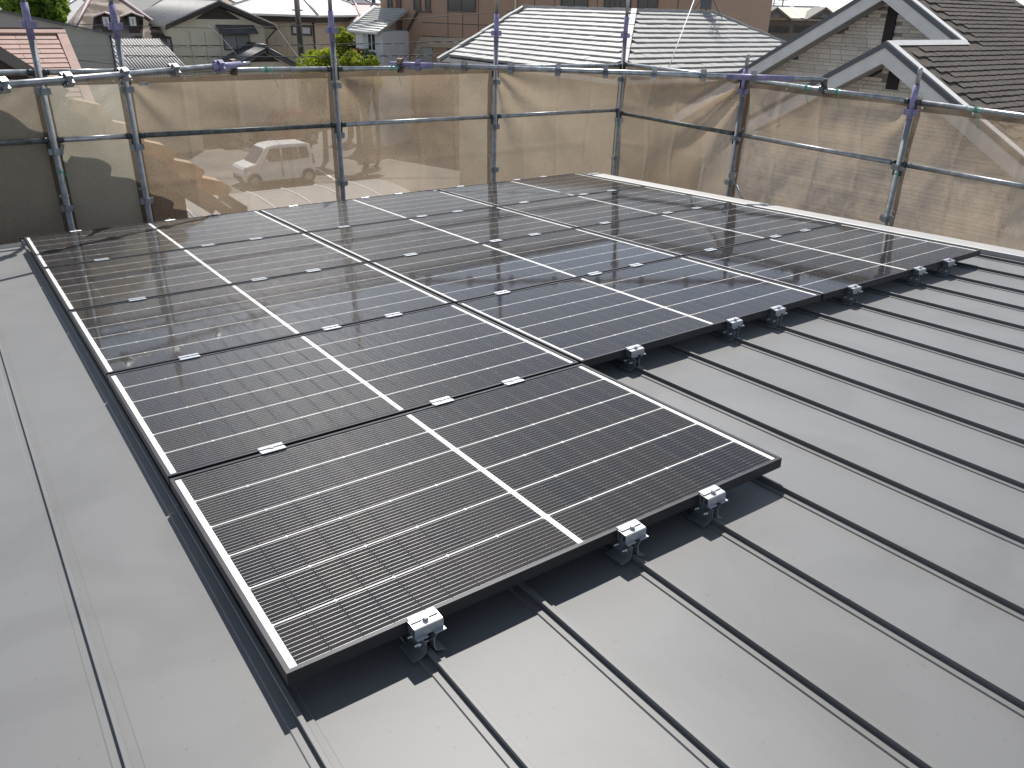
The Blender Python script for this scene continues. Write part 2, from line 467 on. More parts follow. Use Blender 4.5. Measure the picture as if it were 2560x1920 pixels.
# ---------------------------------------------------------------- solar panels
PL, PW, GX, GY, PH = 1.69, 1.0345, 0.0153, 0.0203, 0.035
CW, CH, CGX, CGY, MID = 0.0803, 0.1645, 0.0002, 0.0054, 0.019
fr = MB()
LIP = 0.0115
for (a, b) in (((0, 0), (PL, LIP)), ((0, PW - LIP), (PL, PW)), ((0, LIP), (LIP, PW - LIP)), ((PL - LIP, LIP), (PL, PW - LIP))):
    fr.box((a[0], a[1], 0.0), (b[0], b[1], PH))
frame_me = fr.mesh('panel_frame', M_FRAME)
bs = MB(); bs.box((LIP + .0005, LIP + .0005, PH - 0.010), (PL - LIP - .0005, PW - LIP - .0005, PH - 0.0045))
back_me = bs.mesh('backsheet', M_BACK)
rs_ = MB(); rs_.box((LIP + .0005, LIP + .0005, PH - 0.0125), (PL - LIP - .0005, PW - LIP - .0005, PH - 0.0102))  # added black sheet, keeps bounce light out of the shade under the panels
blocker_me = rs_.mesh('bounce_blocker', mat('black_bounce_blocker', (0.02, 0.02, 0.022), rough=0.6, var=0.05))
gl = MB(); gl.poly([(LIP, LIP, PH - 0.0016), (PL - LIP, LIP, PH - 0.0016), (PL - LIP, PW - LIP, PH - 0.0016), (LIP, PW - LIP, PH - 0.0016)])
glass_me = gl.mesh('cover_glass', M_PANELGLASS)
ce = MB()
c_ = 0.004; hw, hh = CW / 2, CH / 2
ce.poly([(-hw + c_, -hh, 0), (hw, -hh, 0), (hw, hh, 0), (-hw + c_, hh, 0), (-hw, hh - c_, 0), (-hw, -hh + c_, 0)])
cell_me = ce.mesh('cell', M_CELL)
halfw = 10 * CW + 9 * CGX
mx_ = (PL - 2 * halfw - MID) / 2
my_ = (PW - 6 * CH - 5 * CGY) / 2
ROWS = {0: 5, 1: 4, 2: 4}
COLN = ['left', 'middle', 'right']
for c in range(3):
    for r in range(ROWS[c]):
        x0 = c * (PL + GX); y0 = -(r * (PW + GY) + PW)
        where = {0: 'at the far edge', 1: 'second row from the far edge', 2: 'third row from the far edge', 3: 'fourth row from the far edge', 4: 'alone nearest the camera'}[r]
        if r == 4: lab = 'nearest black framed solar panel, standing out alone in front of the array'
        else: lab = f'black framed solar panel in the {COLN[c]} column, {where}'
        p = empty('solar_panel', RM @ Matrix.Translation((x0, y0, -PH)), lab, 'solar panel', 'solar panels on the roof')
        link('panel_frame', frame_me, p); link('backsheet', back_me, p); link('bounce_blocker', blocker_me, p)
        for i in range(20):
            for j in range(6):
                cx = mx_ + hw + (i % 10) * (CW + CGX) + (i // 10) * (halfw + MID)
                cy = my_ + hh + j * (CH + CGY)
                o = link('cell', cell_me, p, Matrix.Translation((cx, cy, PH - 0.0040)))
                if i % 2: o.rotation_euler = (0, 0, math.pi)
        link('cover_glass', glass_me, p)

# ---------------------------------------------------------------- clamps and brackets (local: x across seam, y along seam, z from pan)
def plate_mesh(sx, foot):
    m = MB(); t = 0.0025
    pts = [(foot, 0.008), (0.020, 0.014), (0.0115, 0.020), (0.0095, 0.054), (0.026, 0.0735), (0.036, 0.0745)]
    prof = [(sx * x, z) for x, z in pts] + [(sx * (x + (t if z > 0.015 else 0)), z + (t if z <= 0.015 or z > 0.08 else 0)) for x, z in reversed(pts)]
    if sx < 0: prof = list(reversed(prof))
    m.prism(prof, 'y', -0.036, 0.036)
    return m
pl_me = plate_mesh(-1, 0.048).mesh('clamp_plate', M_ZINC)
pr_me = plate_mesh(1, 0.040).mesh('clamp_plate', M_ZINC)
tb = MB()
tb.box((-0.040, -0.047, 0.0765), (-0.009, -0.004, 0.0795)); tb.box((0.009, -0.047, 0.0765), (0.040, -0.004, 0.0795))
tab_me = tb.mesh('support_tab', M_ALU)
bt = MB()
for yy in (-0.018, 0.018):
    bt.tube([(-0.034, yy, 0.040), (0.022, yy, 0.040)], 0.004, 8); bt.tube([(-0.026, yy, 0.040), (-0.013, yy, 0.040)], 0.0075, 6)
sbolt_me = bt.mesh('side_bolt', M_STEEL)
ec = MB()
ec.prism([(-0.036, 0.078), (-0.034, 0.078), (-0.034, 0.101), (-0.002, 0.1045), (-0.002, 0.106), (-0.033, 0.1035), (-0.036, 0.1015)], 'x', -0.039, 0.039)
ec.box((-0.039, -0.0195, 0.080), (0.039, -0.0165, 0.1015)); ec.box((-0.039, -0.004, 0.076), (0.039, -0.0015, 0.1035))
ec.prism([(-0.0165, 0.1062), (0.009, 0.1066), (0.010, 0.1080), (0.007, 0.1092), (-0.0150, 0.1088), (-0.0165, 0.1080)], 'x', -0.036, 0.036)
end_me = ec.mesh('end_clamp', M_ALU)
tbm = MB(); tbm.tube([(0, -0.019, 0.103), (0, -0.019, 0.1155)], 0.0075, 6); tbm.tube([(0, -0.019, 0.102), (0, -0.019, 0.1065)], 0.011, 12)
tbolt_me = tbm.mesh('top_bolt', M_STEEL)
mc = MB()
mc.box((-0.042, -0.024, 0.1064), (0.042, -0.007, 0.1096)); mc.box((-0.042, 0.007, 0.1064), (0.042, 0.024, 0.1096))
mc.box((-0.042, -0.0075, 0.080), (0.042, 0.0075, 0.1062))
mid_me = mc.mesh('clamp_cap', M_ALU)
mb_ = MB(); mb_.tube([(0, 0, 0.1055), (0, 0, 0.1125)], 0.007, 6); mbolt_me = mb_.mesh('top_bolt', M_STEEL)

def bracket(x, y, label, group, mirror=False):
    M = RM @ Matrix.Translation((x, y, -HR))
    if mirror: M = M @ Matrix.Rotation(math.pi, 4, 'Z')
    o = empty('mounting_bracket', M, label, 'bracket', group)
    for nm, me in (('clamp_plate', pl_me), ('clamp_plate', pr_me), ('support_tab', tab_me), ('side_bolt', sbolt_me), ('end_clamp', end_me), ('top_bolt', tbolt_me)):
        link(nm, me, o)
def midclamp(x, y, label, group):
    o = empty('mid_clamp', RM @ Matrix.Translation((x, y, -HR)), label, 'clamp', group)
    for nm, me in (('clamp_plate', pl_me), ('clamp_plate', pr_me), ('clamp_cap', mid_me), ('top_bolt', mbolt_me)):
        link(nm, me, o)
SN = [0, 2, 3, 5, 7, 8, 10, 12, 13]
sx = lambda n: SX0 + n * PITCH
ROWNAME = ['far', 'second', 'third', 'fourth', 'nearest']
for g_ in range(1, 5):
    yg = -(g_ * (PW + GY) - GY / 2)
    use = SN if g_ < 4 else SN[:3]
    for k, n in enumerate(use):
        midclamp(sx(n), yg, f'bright metal clamp between the {ROWNAME[g_-1]} and {ROWNAME[g_]} panel rows, {ORD[k]} from the left', 'clamps between panel rows')
for k, n in enumerate(SN):
    bracket(sx(n), 0.0, f'bright end clamp on the far edge of the array, {ORD[k]} from the left', 'end clamps on the far edge', mirror=True)
yb = -(5 * (PW + GY) - GY)
for k, n in enumerate(SN[:3]):
    bracket(sx(n), yb, f'zinc bracket gripping a roof seam under the nearest panel edge, {ORD[k]} from the left', 'brackets along the near panel edges')
yb = -(4 * (PW + GY) - GY)
for k, n in enumerate(SN[3:]):
    bracket(sx(n), yb, f'zinc bracket under the near edge of the fourth panel row, {ORD[k]} from the left', 'brackets along the near panel edges')

# ---------------------------------------------------------------- scaffold
FY, FX = 0.82, 6.40                    # lines of the far and right-hand posts
POSTR, RAILR = 0.0243, 0.0214
def pocket(mb, z):
    # four wedge pockets round the tube
    for k in range(4):
        Mk = Matrix.Rotation(k * math.pi / 2, 4, 'Z')
        mb.obox(Mk, (0.022, -0.021, z - 0.024), (0.052, -0.015, z + 0.024))
        mb.obox(Mk, (0.022, 0.015, z - 0.024), (0.052, 0.021, z + 0.024))
        mb.obox(Mk, (0.046, -0.015, z - 0.024), (0.052, 0.015, z + 0.024))
def standard(M, zlo, ztop, pockets, purple, label, cat='scaffold post', group='scaffold posts', pin=0.14):
    """an upright tube with wedge pockets; purple = (z0, z1) painted length below the joint pin"""
    o = empty('scaffold_post', M, label, cat, group)
    t = MB(); t.tube([(0, 0, zlo), (0, 0, purple[0])], POSTR, 18); t.build('tube', M_POST, o)
    q = MB(); q.tube([(0, 0, purple[0] + .0005), (0, 0, purple[1])], POSTR + 0.0012, 18); q.build('painted_tip', M_PURPLE, o)
    if pin: 
        q = MB(); q.tube([(0, 0, purple[1] + .0005), (0, 0, ztop - .01), (0, 0, ztop)], [0.0185, 0.0185, 0.015], 16); q.build('joint_pin', M_GALV, o)
    for z in pockets:
        b = MB(); pocket(b, z)
        b.build('wedge_pocket', M_PURPLE if purple[0] - .03 <= z <= purple[1] else M_POST, o)
    return o
POSTS = {'A': (0.40, FY), 'B': (1.01, FY), 'C': (2.815, FY), 'D': (4.61, FY), 'E': (6.40, FY), 'F': (FX, -0.975), 'G': (FX, -2.775), 'H': (FX, -4.575), 'Z': (-1.40, FY)}
PLAB = {'A': 'leftmost scaffold post, with a purple top, above the dark shaded sheet', 'B': 'scaffold post between the narrow pale sheet and the sheet over the white car',
        'C': 'scaffold post right of the white car, rising in front of the green shrubs', 'D': 'scaffold post in front of the left end of the big grey tiled roof',
        'E': 'scaffold post at the corner where the two rows of sheeting meet', 'F': 'short scaffold post under the right end of the corner tie tube',
        'G': 'rightmost scaffold post in view, in front of the gabled house', 'H': 'scaffold post at the right end of the sheeting', 'Z': 'scaffold post at the left end of the sheeting'}
PK = [1.34, 0.87, 0.42, -0.03, -0.48, -0.93]
for k, (x, y) in POSTS.items():
    tall = k in 'ZABCDE'
    zs = [z - 0.012 * (x - 2.8) for z in PK] if tall else [0.855, 0.405, -0.045, -0.495, -0.945]
    pur = (1.27, 1.52) if tall else (0.80, 1.07)
    tilt = Matrix.Rotation(R({'A': 0.3, 'B': -0.2, 'D': 0.25, 'F': 0.4, 'G': -0.3}.get(k, 0)), 4, 'Y')
    if k in 'CDE': pur = (1.24, 1.50)
    standard(Matrix.Translation((x, y, 0)) @ tilt @ Matrix.Rotation(R(4), 4, 'Z'), -6.0, 1.68 if tall else 1.20, zs, pur, PLAB[k])

def rail(a, b, m, label, name='scaffold_rail', r=RAILR, group='scaffold rails', short=0.035):
    a, b = Vector(a), Vector(b); d = (b - a).normalized()
    o = empty(name, a, label, 'scaffold rail', group)
    t = MB(); t.tube([d * (short + .035), (b - a) - d * (short + .035)], r, 16); t.build('tube', m, o)
    q = d.to_track_quat('X', 'Z').to_matrix().to_4x4()
    for p, s in ((Vector((0, 0, 0)), 1), (b - a, -1)):
        h = MB(); Mh = Matrix.Translation(p) @ q
        h.tube([Mh @ Vector((s * short * 1.0, 0, 0)), Mh @ Vector((s * (short + .036), 0, 0))], r + 0.003, 12)
        x0, x1 = sorted((s * 0.026, s * (short + .002)))
        h.obox(Mh, (x0, -0.013, -0.10), (x1, 0.013, 0.014))
        h.build('wedge_head', M_WEDGE, o)
    return o
def zt(x): return 1.012 - 0.010 * (x - 2.8)
def zm(x): return 0.515 - 0.008 * (x - 2.8)
far = ['Z', 'A', 'B', 'C', 'D', 'E']
BAY = ['left of the leftmost post', 'across the narrow pale sheet', 'across the sheet over the white car', 'below the shrubs', 'left of the corner post']
for i in range(5):
    xa, xb = POSTS[far[i]][0], POSTS[far[i+1]][0]
    rail((xa, FY, zt(xa)), (xb, FY, zt(xb)), M_GALV if i != 3 else M_GALV, 'upper scaffold rail ' + BAY[i])
    rail((xa, FY, zm(xa)), (xb, FY, zm(xb)), M_GALVD if i in (0, 2) else M_GALV, 'middle scaffold rail ' + BAY[i])
rt = ['E', 'F', 'G', 'H']
BAYR = ['right of the corner post', 'in front of the stone faced gables', 'at the right edge of the picture']
for i in range(3):
    ya, yb_ = POSTS[rt[i]][1], POSTS[rt[i+1]][1]
    zz = lambda y: 0.995 - 0.016 * (0.82 - y)
    zzm = lambda y: 0.452 - 0.006 * (0.82 - y)
    rail((FX, ya, zz(ya)), (FX, yb_, zz(yb_)), M_GALV, 'upper scaffold rail ' + BAYR[i])
    rail((FX, ya, zzm(ya)), (FX, yb_, zzm(yb_)), M_GALVD if i == 0 else M_GALV, 'middle scaffold rail ' + BAYR[i])

def lying(a, b, first, n, purple, label):
    """a scaffold post laid flat along a-b; pockets every 0.45 m from 'first'"""
    a, b = Vector(a), Vector(b); d = (b - a).normalized(); L = (b - a).length
    M = Matrix.Translation(a) @ d.to_track_quat('Z', 'Y').to_matrix().to_4x4() @ Matrix.Rotation(R(38), 4, 'Z')
    o = empty('lying_scaffold_post', M, label, 'scaffold post', 'scaffold posts laid flat on the rails')
    t = MB(); t.tube([(0, 0, 0), (0, 0, purple[0])], POSTR, 18); t.build('tube', M_GALV, o)
    q = MB(); q.tube([(0, 0, purple[0] + .0005), (0, 0, purple[1])], POSTR + .0012, 18); q.build('painted_tip', M_PURPLE, o)
    if purple[1] < L - .02:
        q = MB(); q.tube([(0, 0, purple[1] + .0005), (0, 0, L)], 0.0185, 16); q.build('joint_pin', M_GALV, o)
    for k in range(n):
        z = first + .45 * k
        bb = MB(); pocket(bb, z); bb.build('wedge_pocket', M_PURPLE if purple[0] - .05 <= z <= purple[1] else M_GALV, o)
    return o
la, lb = Vector((0.08, -0.14, 1.035)), Vector((1.69, 0.61, 1.068))
dd = (lb - la).normalized()
lying(la - dd * 0.75, la + dd * 2.13, 0.30, 6, (2.47, 2.78), 'scaffold tube with purple end lying across the left posts')
ca, cb = Vector((3.68, 0.629, 1.040)), Vector((5.915, -1.478, 1.040))
dc = (cb - ca).normalized()
o = lying(cb + dc * 0.62, ca - dc * 0.36, 0.62, 8, (3.62, 4.05), 'long scaffold tube tying the corner, purple at both ends')
q = MB(); q.tube([(0, 0, 0.26), (0, 0, 0.86)], POSTR + .0016, 18); q.build('painted_tip', M_PURPLE, o)

def coupler(p, d1, d2, label, m):
    """swivel coupler: two ring halves with ears, bolts and a pivot"""
    o = empty('swivel_coupler', p, label, 'coupler', 'swivel couplers on the scaffold')
    for k, (d, off) in enumerate(((Vector(d1), -0.03), (Vector(d2), 0.03))):
        d = d.normalized(); b = MB()
        side = d.cross(Vector((0, 0, 1))).normalized()
        c = Vector((0, 0, off))
        prev = None
        for seg in range(9):
            an = 2 * math.pi * seg / 9
            pt = c + side * (math.cos(an) * 0.031) + Vector((0, 0, math.sin(an) * 0.031))
            Mq = Matrix.Translation(pt) @ Matrix((( d.x, side.x*math.cos(an), -side.x*math.sin(an), 0), (d.y, side.y*math.cos(an), -side.y*math.sin(an), 0), (d.z, math.sin(an), math.cos(an), 0), (0, 0, 0, 1)))
            b.obox(Mq, (-0.024, -0.003, -0.012), (0.024, 0.004, 0.012))
        b.obox(Matrix.Translation(c + side * 0.048) @ Matrix.Identity(4), (-0.012, -0.012, -0.016), (0.012, 0.012, 0.016))
        b.build('ring', m, o)
        bo = MB(); bo.tube([c + side * 0.048 - Vector((0, 0, .03)), c + side * 0.048 + Vector((0, 0, .036))], 0.0055, 8)
        bo.tube([c + side * 0.048 + Vector((0, 0, .018)), c + side * 0.048 + Vector((0, 0, .028))], 0.011, 6); bo.build('bolt', m, o)
    return o
pc = on_y(585, 180, FY - 0.02)
coupler((pc.x, FY - 0.01, 1.045), (1, 0, 0), dd, 'rusty coupler holding the left lying tube to the upper rail', M_RUST)
coupler((ca - dc * 0.26) + Vector((0, 0, -0.01)), (1, 0, 0), dc, 'rusty brown coupler at the left end of the corner tie tube', M_RUST)
coupler((FX, (cb + dc * 0.60).y, 0.985), (0, 1, 0), dc, 'grey coupler at the right end of the corner tie tube', M_GALVD)

# thin diagonal brace at the short post
o = empty('diagonal_brace', (FX - 0.03, -1.03, 0.02), 'thin diagonal brace running down from the short scaffold post', 'brace')
t = MB(); t.tube([(0, 0, 0), (0.0, -0.62, -0.72)], 0.0135, 12); t.build('tube', M_GALV, o)
t = MB(); t.tube([(-0.012, 0.01, 0.015), (0.02, 0.01, 0.015)], 0.04, 14); t.build('end_disc', M_GALV, o)

# ---------------------------------------------------------------- mesh sheets
def fold(t, w):            # sharp crease profile
    t = abs(t) / w
    return max(0.0, 1 - t)
M_EYE = mat('brass_eyelet', (0.6, 0.6, 0.58), rough=0.35, metal=0.8, var=0.1)
def sheet(axis, s0, s1, label, seed, corners=(), ztop=0.985, zbot=-2.6, folds=True, amp=1.0, out=0.062, cm=None):
    cm = cm or M_SHEET
    """axis 'x': hangs along x at y=FY+out; axis 'y': hangs along y at x=FX+out"""
    W = abs(s1 - s0); H = ztop - zbot
    nu, nv = max(24, int(W / 0.018)), 120
    rnd = random.Random(seed)
    zoff = rnd.uniform(0, 100)
    def P(u, v, extra=0.0):
        s = s0 + (s1 - s0) * u; z = ztop - H * v
        uw = u * W; vw = v * H
        d = 0.0
        # belly between posts, pinned at sides and top
        pin = math.sin(math.pi * u) ** 0.7 * min(1, vw / 0.25)
        d += 0.035 * pin * noise.noise((uw * 1.2 + zoff, vw * 1.1, 0.3)) * amp * 2
        d += 0.018 * pin * noise.noise((uw * 3.1 + zoff, vw * 2.3, 7.3)) * amp * 2
        d += 0.006 * noise.noise((uw * 9 + zoff, vw * 7, 3.3)) * amp
        if folds:
            for k in (0.25, 0.5, 0.75): d += 0.012 * fold((u - k) * W, 0.028) * (1 + 0.8 * noise.noise((vw * 3, k * 9 + zoff, 0)))
            for k in range(1, 7):
                zz_ = 0.43 * k + 0.02 * noise.noise((uw * 1.5, k * 3.7 + zoff, 1)); d += 0.013 * fold(vw - zz_, 0.034) * (0.6 + noise.noise((uw * 2 + zoff, k * 2.1, 4)))
        for (cu, cv, am, kk, rad) in corners:
            dx, dz = (u - cu) * W, (v - cv) * H
            rr = math.hypot(dx, dz) + 1e-6; an = math.atan2(dz, abs(dx) + 1e-6)
            wig = 0.55 * noise.noise((rr * 1.7, cu * 5 + zoff, 2)) + 0.25 * noise.noise((rr * 4, an * 2, zoff))
            d += am * math.sin(an * kk + wig * 2.2) * math.exp(-rr / rad) * min(1, rr / 0.22) * (0.6 + 0.5 * noise.noise((an * 3.1, zoff, 5)))
        sag = 0.012 * abs(math.sin(uw / 0.40 * math.pi)) if v == 0 else 0
        z -= sag
        if axis == 'x': return (s, FY + out + d + extra, z)
        return (FX + out + d + extra, s, z)
    base = (s0, FY + out, GROUND + 0.0) if axis == 'x' else (FX + out, s0, GROUND)
    o = empty('mesh_sheet', base, label, 'scaffold sheet', 'tan mesh sheets laced to the scaffold')
    m = MB()
    for j in range(nv + 1):
        for i in range(nu + 1):
            m.v.append(P(i / nu, j / nv))
    for j in range(nv):
        for i in range(nu):
            a = j * (nu + 1) + i
            m.f.append((a, a + 1, a + nu + 2, a + nu + 1)); m.sm.append(True); m.mi.append(0)
    m.build('cloth', cm, o, world=True)
    # doubled hems: top and both sides
    hm = MB(); hv = 0.055 / H; hu = 0.045 / W
    def strip(u0, u1, v0, v1, n, along):
        k = len(hm.v)
        for i in range(n + 1):
            tt = i / n
            if along == 'u':
                hm.v += [P(u0 + (u1 - u0) * tt, v0, -0.004), P(u0 + (u1 - u0) * tt, v1, -0.004)]
            else:
                hm.v += [P(u0, v0 + (v1 - v0) * tt, -0.004), P(u1, v0 + (v1 - v0) * tt, -0.004)]
        for i in range(n):
            hm.f.append((k + 2*i, k + 2*i + 2, k + 2*i + 3, k + 2*i + 1)); hm.sm.append(True); hm.mi.append(0)
    strip(0, 1, 0.001, hv, nu, 'u'); strip(0, hu, hv, 1, 50, 'v'); strip(1 - hu, 1, hv, 1, 50, 'v')
    hm.build('hem', M_HEM, o, world=True)
    ax = (0, 1, 0) if axis == 'x' else (1, 0, 0)
    ne = max(2, int(round(W / 0.40)))
    for i in range(ne + 1):
        u = (0.03 + 0.94 * i / ne)
        e = MB(); e.ring(P(u, 0.03 / H, -0.007), ax, 0.0085, 0.0032); e.build('eyelet', M_EYE, o, world=True)
    for sd in (0.022 / W, 1 - 0.022 / W):
        for kz in (0.45, 0.9, 1.3):
            e = MB(); e.ring(P(sd, kz / H, -0.007), ax, 0.008, 0.003); e.build('eyelet', M_EYE, o, world=True)
    return o, P
gap = 0.004
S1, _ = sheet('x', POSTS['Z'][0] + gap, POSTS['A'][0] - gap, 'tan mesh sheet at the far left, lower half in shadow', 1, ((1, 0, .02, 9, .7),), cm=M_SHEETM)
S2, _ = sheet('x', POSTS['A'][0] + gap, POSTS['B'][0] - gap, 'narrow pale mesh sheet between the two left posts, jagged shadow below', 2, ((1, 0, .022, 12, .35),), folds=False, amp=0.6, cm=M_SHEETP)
S3, P3 = sheet('x', POSTS['B'][0] + gap, POSTS['C'][0] - gap, 'tan mesh sheet with the white car showing through it', 3, ((0, 0, .04, 9, 1.1),))
S4, P4 = sheet('x', POSTS['C'][0] + gap, POSTS['D'][0] - gap, 'tan mesh sheet right of the white car, with a long slanting fold', 4, ((0, 0, .055, 6, 1.0), (1, 0, .03, 6, .6)))
S5, _ = sheet('x', POSTS['D'][0] + gap, POSTS['E'][0] + .045, 'tan mesh sheet left of the corner post, creased from its upper left', 5, ((0, 0, .045, 13, 1.0),))
S6, _ = sheet('y', POSTS['E'][1] + .045, POSTS['F'][1] + gap, 'tan mesh sheet right of the corner, with deep folds fanning from its upper right', 6, ((1, 0, .14, 13, 0.9), (0, 0, .04, 7, .6)), ztop=.975)
S7, _ = sheet('y', POSTS['F'][1] - gap, POSTS['G'][1] + gap, 'tan mesh sheet below the stone faced gables', 7, ((1, 0, .06, 7, .8), (0, 0, .04, 6, .6)), amp=2.2, ztop=.945)
S8, _ = sheet('y', POSTS['G'][1] - gap, POSTS['H'][1] + gap, 'tan mesh sheet at the right edge of the picture', 8, ((0, 0, .035, 7, .8),), amp=2.0, ztop=.915)
# makers tag sewn to the hem over the car
M_TAG = mat('tag_white', (0.62, 0.62, 0.58), rough=0.7, var=0.05); M_TAGINK = mat('tag_ink', (0.06, 0.06, 0.08), rough=0.7, var=0.05)
p0 = P3(0.055, 0.012, -0.02)
tg = MB(); tg.box((p0[0], p0[1] - .004, p0[2] - .028), (p0[0] + .075, p0[1] - .002, p0[2])); tagO = tg.build('sewn_tag', M_TAG, S3, world=True)
ti = MB()
for xa, xb, za, zb in ((.006,.010,-.023,-.006),(.013,.022,-.010,-.007),(.016,.019,-.022,-.007),(.026,.034,-.014,-.011),(.038,.041,-.022,-.008),(.041,.050,-.014,-.010),(.054,.068,-.013,-.005),(.054,.068,-.022,-.016)):
    ti.box((p0[0] + xa, p0[1] - .0052, p0[2] + za), (p0[0] + xb, p0[1] - .0041, p0[2] + zb))
ti.build('lettering', M_TAGINK, tagO, world=True)

# ---------------------------------------------------------------- twine ties
def tie(p, d, label, m, seed, r=0.0022, tail=0.18, loops=2):
    rnd = random.Random(seed)
    o = empty('twine_tie', p, label, 'twine', 'twine ties on the scaffold')
    d = Vector(d).normalized(); f = Vector((0, 0, 1)).cross(d).normalized()
    b = MB()
    pts = []
    for i in range(34):     # wraps round the rail
        an = 2 * math.pi * i / 16
        pts.append(f * (math.cos(an) * (RAILR + .004)) + Vector((0, 0, math.sin(an) * (RAILR + .004))) + d * (i * 0.0007 - .01))
    b.tube(pts, r, 6); b.build('wrap', m, o)
    for k in range(loops):
        s = -1 if k else 1
        pts = []
        for i in range(13):
            t_ = i / 12; an = math.pi * 2 * t_
            pts.append(-f * (RAILR + .006) + d * (s * (0.028 - 0.028 * math.cos(an)) * 1.2) + Vector((0, 0, 0.018 * math.sin(an) + 0.012)) - f * 0.008 * math.sin(an / 2))
        q = MB(); q.tube(pts, r * .9, 6); q.build('bow', m, o)
    pts = []
    x_, z_ = 0.0, 0.0
    for i in range(10):
        t_ = i / 9
        pts.append(-f * (RAILR + .008 + 0.02 * math.sin(t_ * 2.4)) + d * (0.02 + tail * .35 * t_ + rnd.uniform(-.006, .006)) + Vector((0, 0, 0.012 - tail * t_ ** 1.4 + rnd.uniform(-.004, .004))))
    q = MB(); q.tube(pts, r, 6); q.build('tail', m, o)
for k, (x, lab) in enumerate(((2.17, 'green twine bow on the upper rail over the white car'), (3.40, 'green twine tied beside the rusty coupler below the shrubs'), (5.2, 'green twine on the upper rail left of the corner post'),
                               (4.0, 'short green twine on the rail under the corner tie tube'), (1.55, 'thin green twine under the left lying tube'))):
    tie((x, FY, zt(x)), (1, 0, 0), lab, M_GREEN, k, tail=0.16 if k < 2 else 0.07)
for k, (y, lab) in enumerate(((-2.05, 'green twine knot on the upper rail below the small gable'), (-3.30, 'green twine hanging from the upper rail at the far right'), (-0.45, 'green twine hanging under the corner tie tube on the right'), (-1.72, 'small green twine beside the grey coupler'))):
    tie((FX, y, 0.995 - 0.016 * (0.82 - y)), (0, -1, 0), lab, M_GREEN, 20 + k, tail=0.15)
def post_tie(x, y, z, label, seed, m=M_GREEN):
    o = empty('twine_tie', (x, y, z), label, 'twine', 'twine ties on the scaffold')
    b = MB(); pts = []
    for i in range(40):
        an = 2 * math.pi * i / 14
        pts.append(Vector((math.cos(an) * .028, math.sin(an) * .028, i * .0012 + .006 * math.sin(an * .5))))
    b.tube(pts, 0.0022, 6); b.build('wrap', m, o)
    rnd = random.Random(seed)
    q = MB(); q.tube([Vector((-.03 + .10 * t_ * (1 if seed % 2 else -.3), -.03 - .02 * t_, .02 - .05 * t_ ** 2 + .012 * math.sin(t_ * 5))) for t_ in [i / 9 for i in range(10)]], .002, 6); q.build('tail', m, o)
post_tie(0.40, FY, 0.27, 'green twine round the leftmost post below its middle pocket', 3)
post_tie(6.40, FY, 0.30, 'green twine round the corner post', 4)
post_tie(FX, -2.775, 0.33, 'green twine round the rightmost post', 6)
post_tie(2.815, FY, 1.06, 'grey wire twist on the post right of the car', 7, M_GREYTW)
post_tie(FX, -2.775, 0.99, 'grey wire twist at the top of the rightmost post', 9, M_GREYTW)

exec_far = True
# ================================================================ surroundings
def frame_from(pa, pb):
    """facade frame on the ground: local x from pa to pb (left to right), local y away from the camera, z up"""
    pa, pb = Vector((pa[0], pa[1], GROUND)), Vector((pb[0], pb[1], GROUND))
    u = (pb - pa).normalized(); d = Vector((0, 0, 1)).cross(u)
    return Matrix(((u.x, d.x, 0, pa.x), (u.y, d.y, 0, pa.y), (0, 0, 1, pa.z), (0, 0, 0, 1))), (pb - pa).length
def fp(M, u, v, d=0.0):
    """pixel of the photograph -> local (x, z) on the plane y=d of a facade frame"""
    Mi = M.inverted(); o_ = Mi @ CAM; r_ = Mi.to_3x3() @ ray(u, v)
    t = (d - o_.y) / r_.y
    p = o_ + r_ * t
    return p.x, p.z
def fd(M, u, v, x):
    """pixel -> local (y, z) on the plane x=const"""
    Mi = M.inverted(); o_ = Mi @ CAM; r_ = Mi.to_3x3() @ ray(u, v)
    t = (x - o_.x) / r_.x
    p = o_ + r_ * t
    return p.y, p.z

M_CREAM = mat('cream_wall', (0.68, 0.625, 0.49), rough=0.9, var=0.07, scale=1.5, col2=(0.73, 0.68, 0.55))
M_CREAM2 = mat('warm_wall', (0.56, 0.50, 0.39), rough=0.9, var=0.06, scale=1.2)
M_WHITEW = mat('white_wall', (0.66, 0.68, 0.70), rough=0.85, var=0.05, scale=2)
M_GGREEN = mat('grey_green_wall', (0.38, 0.385, 0.345), rough=0.85, var=0.05, scale=1.2)
M_DARKW = mat('dark_timber', (0.055, 0.042, 0.036), rough=0.7, var=0.2, scale=8)
M_WINF = mat('window_frame', (0.10, 0.09, 0.085), rough=0.5, metal=0.3, var=0.1)
M_WINW = mat('white_frame', (0.72, 0.73, 0.72), rough=0.5, var=0.05)
M_CURT = mat('curtain', (0.30, 0.31, 0.32), rough=0.8, var=0.25, scale=3, stretch=(12, 12, 0.3))
M_KAWARA = mat('grey_roof_tile', (0.37, 0.36, 0.345), rough=0.62, var=0.12, scale=4, spec=0.6)
M_KAWARAD = mat('dark_roof_tile', (0.10, 0.10, 0.11), rough=0.45, var=0.2, scale=5)
M_BRIGHT = mat('light_metal_roof', (0.62, 0.60, 0.58), rough=0.42, metal=0.2, var=0.05)
M_PINKR = mat('pink_roof', (0.42, 0.33, 0.32), rough=0.6, var=0.08, scale=3)
M_BROWNR = mat('mottled_brown_roof', (0.10, 0.07, 0.05), rough=0.85, var=0.3, scale=0.8, col2=(0.42, 0.34, 0.29), detail=12, stretch=(1, 1, 2.6), lo=0.43)
M_PV = mat('dark_panels', (0.02, 0.018, 0.025), rough=0.25, var=0.2)
M_BTILE = mat('brown_wall_tile', (0.43, 0.275, 0.185), rough=0.65, var=0.10, scale=5, bump=0.25, bscale=8, stretch=(1, 1, 5), col2=(0.35, 0.225, 0.155))
